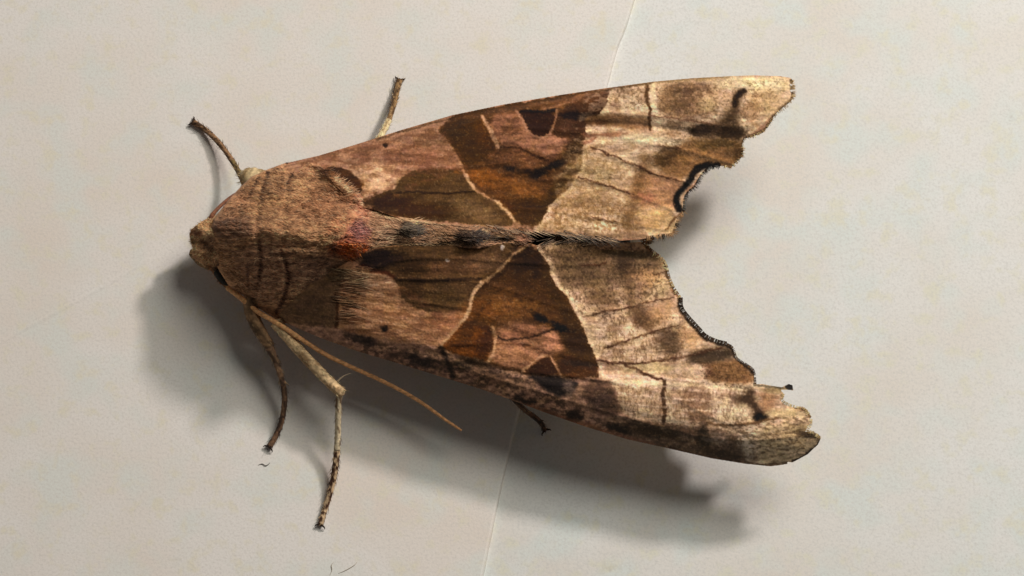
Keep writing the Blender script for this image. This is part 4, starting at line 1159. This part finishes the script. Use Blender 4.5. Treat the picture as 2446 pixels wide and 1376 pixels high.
# ---- antennae ---------------------------------------------------------
def ant_col(base):
    def f(t, a):
        ringed = 1.0 + .05 * math.sin(t * 260)
        return np.array(base) * ringed * (.88 + .24 * random.random()) * (1 - .15 * t)
    return f
an1, _, _ = tube('antenna', [P(500, 534, 2.9), P(506, 516, 3.1), P(514, 505, 3.15), P(532, 487, 3.1), P(552, 471, 3.0), P(575, 457, 2.9), P(606, 440, 2.7), P(660, 420, 2.6)],
     [.11, .115, .09, .085, .082, .08, .07, .05], ant_col((150, 98, 72)), M_LEG, moth, sides=10, sub=10)
an1['label'] = 'short visible antenna curving past the pale leg tuft'
ellipsoid('antenna_base', P(503, 526, 2.95), (.16, .2, .16), (0, 0, .5), M_LEG, an1, colours=np.tile(to_lin((176, 136, 96)), (17 * 28, 1)))
an2, aq, ar = tube('antenna', [P(545, 688, 2.0), P(576, 712, 2.5), P(600, 733, 2.6), P(624, 750, 2.7), P(672, 778, 2.9), P(720, 810, 2.9), P(780, 848, 2.8), P(840, 877, 2.65), P(900, 904, 2.5), P(960, 934, 2.35), P(1010, 964, 2.2), P(1060, 1000, 2.0), P(1102, 1028, 1.8)],
     [.13, .125, .12, .115, .11, .105, .10, .095, .09, .085, .08, .07, .05], ant_col((232, 168, 112)), M_LEG, moth, sides=10, sub=12)
an2['label'] = 'long ringed orange-brown antenna swept back below the shaded wing'

# ---- legs ---------------------------------------------------------------
def leg_colour(base, dark, freq, thr=.5, seed=0):
    def f(t, a):
        n = vnoise(np.array([t * freq + seed]), np.array([a * 1.3]), 700 + seed)[0]
        c = np.array(base) if n > thr else np.array(dark)
        return c * (.85 + .3 * random.random())
    return f
def bristles(parent, Q, R, n, cols, length=.22, width=.022):
    k = rng.integers(1, len(Q) - 1, n)
    T = Q[np.minimum(k + 1, len(Q) - 1)] - Q[k]; T /= np.linalg.norm(T, axis=1)[:, None] + 1e-9
    rd = rng.normal(size=(n, 3)); rd -= (rd * T).sum(1)[:, None] * T; rd /= np.linalg.norm(rd, axis=1)[:, None] + 1e-9
    r = Q[k] + rd * R[k][:, None] * .8
    d = rd * .45 + T * .9
    L = length * (.5 + rng.random(n))
    tp = r + d * L[:, None]; tp[:, 2] = np.maximum(tp[:, 2], .02)
    m = r + d * L[:, None] * .5 + rd * .02
    c = np.array(cols, float)[rng.integers(0, len(cols), n)] * (.75 + .5 * rng.random(n))[:, None]
    strands('bristles', r, m, tp, np.full(n, width), to_lin(c), to_lin(c), M_FUR, parent)
def claws(parent, tip, prev, dark=(56, 36, 24)):
    d = tip - prev; d[2] = 0; d /= np.linalg.norm(d); s = np.array([-d[1], d[0], 0])
    for sg in (-1, 1):
        pts = [tip - d * .08, tip + s * sg * .10 + d * .05 + np.array([0, 0, .05]), tip + s * sg * .20 + d * .10, tip + s * sg * .24 + d * .17 + np.array([0, 0, -.07])]
        for q in pts: q[2] = max(q[2], tip[2] - .10)
        tube('claw', pts, [.05, .045, .032, .012], lambda t, a: np.array(dark), M_LEG, parent, sides=7, sub=4)
    ellipsoid('foot_pad', tip, (.09, .11, .07), (0, 0, 0), M_LEG, parent, seg=12, ring=8, colours=np.tile(to_lin(np.array(dark) * 1.3), (9 * 12, 1)))

def leg(label, segs, ground, tip_dark=(56, 36, 24)):
    """segs: list of (part name, [(u, v, z)...], radii, colours, bristle count)"""
    root = bpy.data.objects.new('leg', None); root.empty_display_size = .002
    col.objects.link(root); root.parent = moth
    root['label'] = label
    for nm, pts, rad, cf, nb, bc in segs:
        W = [P(*q) for q in pts]
        o, Q, R = tube(nm, W, rad, cf, M_LEG, root, sides=12, sub=9)
        if nb: bristles(o, Q, R, nb, bc)
        last = (W, o)
    W, o = last
    claws(o, W[-1].copy(), W[-2].copy(), tip_dark)
    return root
BR = [(176, 146, 106), (140, 110, 76), (96, 70, 46)]
leg('front leg reaching past the head on the lit side, dark brown at its foot', [
    ('femur', [(700, 470, 2.6), (640, 440, 2.5), (602, 426, 2.6), (582, 428, 2.4)], [.5, .55, .52, .34], leg_colour((204, 178, 134), (164, 134, 92), 8, .4, 1), 260, [(196, 172, 126), (172, 142, 100)]),
    ('tibia', [(584, 434, 2.0), (574, 418, 1.5), (566, 403, 1.2), (555, 385, .95)], [.16, .13, .12, .125], leg_colour((132, 110, 66), (90, 70, 40), 10, .4, 2), 40, BR),
    ('tarsus', [(557, 388, .98), (540, 363, .7), (520, 338, .48), (500, 318, .32), (480, 303, .2), (462, 292, .16)], [.13, .12, .13, .125, .125, .14], leg_colour((146, 110, 78), (92, 66, 44), 16, .45, 3), 90, [(110, 80, 54), (80, 56, 36)])], 0)
leg('slim leg sticking out beyond the leading edge of the lit wing', [
    ('femur', [(880, 470, 3.0), (880, 420, 2.9), (885, 370, 2.6)], [.35, .33, .22], leg_colour((170, 140, 98), (140, 110, 76), 8, .4, 4), 0, BR),
    ('tibia', [(884, 372, 2.55), (898, 345, 2.2), (915, 315, 1.75), (928, 288, 1.35)], [.16, .15, .15, .15], leg_colour((214, 190, 146), (172, 142, 98), 9, .35, 5), 70, [(206, 182, 138), (160, 130, 90)]),
    ('tarsus', [(927, 291, 1.38), (936, 265, .98), (943, 240, .65), (948, 218, .38), (951, 203, .22), (954, 192, .16)], [.13, .125, .13, .13, .14, .15], leg_colour((150, 116, 76), (98, 70, 42), 14, .45, 6), 80, BR)], 0)
leg('dark front leg beneath the shaded collar, foot on the sheet', [
    ('femur', [(640, 700, 2.4), (600, 725, 2.4), (612, 775, 2.25), (645, 828, 2.0)], [.4, .36, .30, .24], leg_colour((146, 112, 80), (104, 78, 54), 8, .4, 7), 120, BR),
    ('tibia', [(640, 822, 2.0), (655, 855, 1.85), (668, 890, 1.6), (677, 920, 1.35)], [.24, .15, .13, .13], leg_colour((140, 106, 80), (92, 68, 52), 10, .45, 8), 60, BR),
    ('tarsus', [(676, 916, 1.36), (680, 950, 1.0), (677, 985, .7), (670, 1015, .45), (657, 1045, .26), (644, 1066, .16)], [.13, .13, .13, .125, .13, .14], leg_colour((124, 92, 68), (78, 56, 42), 14, .5, 9), 80, [(90, 66, 46), (60, 42, 30)])], 0)
ml = leg('pale jointed middle leg with speckled foot reaching farthest from the body', [
    ('femur', [(660, 770, 2.6), (690, 808, 2.6), (722, 845, 2.55), (760, 885, 2.5), (795, 920, 2.4), (818, 940, 2.3)], [.30, .26, .25, .25, .25, .22], leg_colour((202, 170, 128), (160, 126, 90), 9, .35, 10), 220, [(210, 180, 138), (160, 130, 92)]),
    ('tibia', [(811, 938, 2.3), (809, 960, 2.05), (808, 1000, 1.65), (807, 1040, 1.25), (805, 1075, .95)], [.15, .14, .135, .14, .14], leg_colour((196, 178, 146), (122, 96, 70), 16, .42, 11), 80, [(190, 168, 134), (120, 92, 66)]),
    ('tarsus', [(805, 1070, .97), (802, 1110, .68), (795, 1150, .45), (785, 1190, .28), (774, 1225, .2), (766, 1252, .16)], [.14, .145, .14, .13, .12, .13], leg_colour((196, 166, 130), (84, 52, 34), 26, .5, 12), 130, [(180, 150, 112), (84, 54, 36)])], 0)
tube('spur', [P(806, 912, 2.45), P(818, 900, 2.5), P(838, 891, 2.45)], [.05, .04, .012], lambda t, a: np.array([170, 150, 124]), M_LEG, ml, sides=7)
leg('short hind leg end peeping out below the rolled wing edge', [
    ('tibia', [(1180, 900, 2.6), (1220, 945, 2.0), (1246, 972, 1.5), (1260, 985, 1.2)], [.14, .13, .12, .11], leg_colour((110, 80, 56), (70, 50, 36), 9, .45, 13), 20, BR),
    ('tarsus', [(1258, 983, 1.2), (1278, 997, .8), (1290, 1008, .45), (1297, 1018, .1), (1301, 1027, -.14)], [.11, .12, .12, .10, .10], leg_colour((104, 72, 50), (58, 40, 28), 9, .5, 14), 30, [(100, 72, 50), (60, 42, 30)])], -.3)

# ================================================================== LINT ON THE SHEETS
def fibre(pts, r, mat, label, z0=0.0):
    W = [P(u, v, z0 + r * .8 + dz) for u, v, dz in pts]
    o, _, _ = tube('fibre', W, [r * .5] + [r] * (len(W) - 2) + [r * .4], lambda t, a: np.array([90, 80, 70]), mat, None, sides=8, sub=6)
    o['label'] = label; o['category'] = 'fibre'; o['group'] = 'lint lying on the sheets'
    return o
fibre([(617, 1111, 0), (626, 1108, .02), (634, 1112, .03), (640, 1110, .02), (645, 1105, 0)], .017, M_FIBRE, 'tiny dark curled fibre beside the dark front foot')
fibre([(788, 1374, 0), (793, 1362, .02), (792, 1350, .03), (797, 1343, 0)], .013, M_FIBRE2, 'fine upright pale brown hair beyond the middle foot')
fibre([(808, 1370, 0), (828, 1361, .02), (846, 1350, .02), (853, 1342, 0)], .013, M_FIBRE2, 'fine slanting pale brown hair beyond the middle foot')
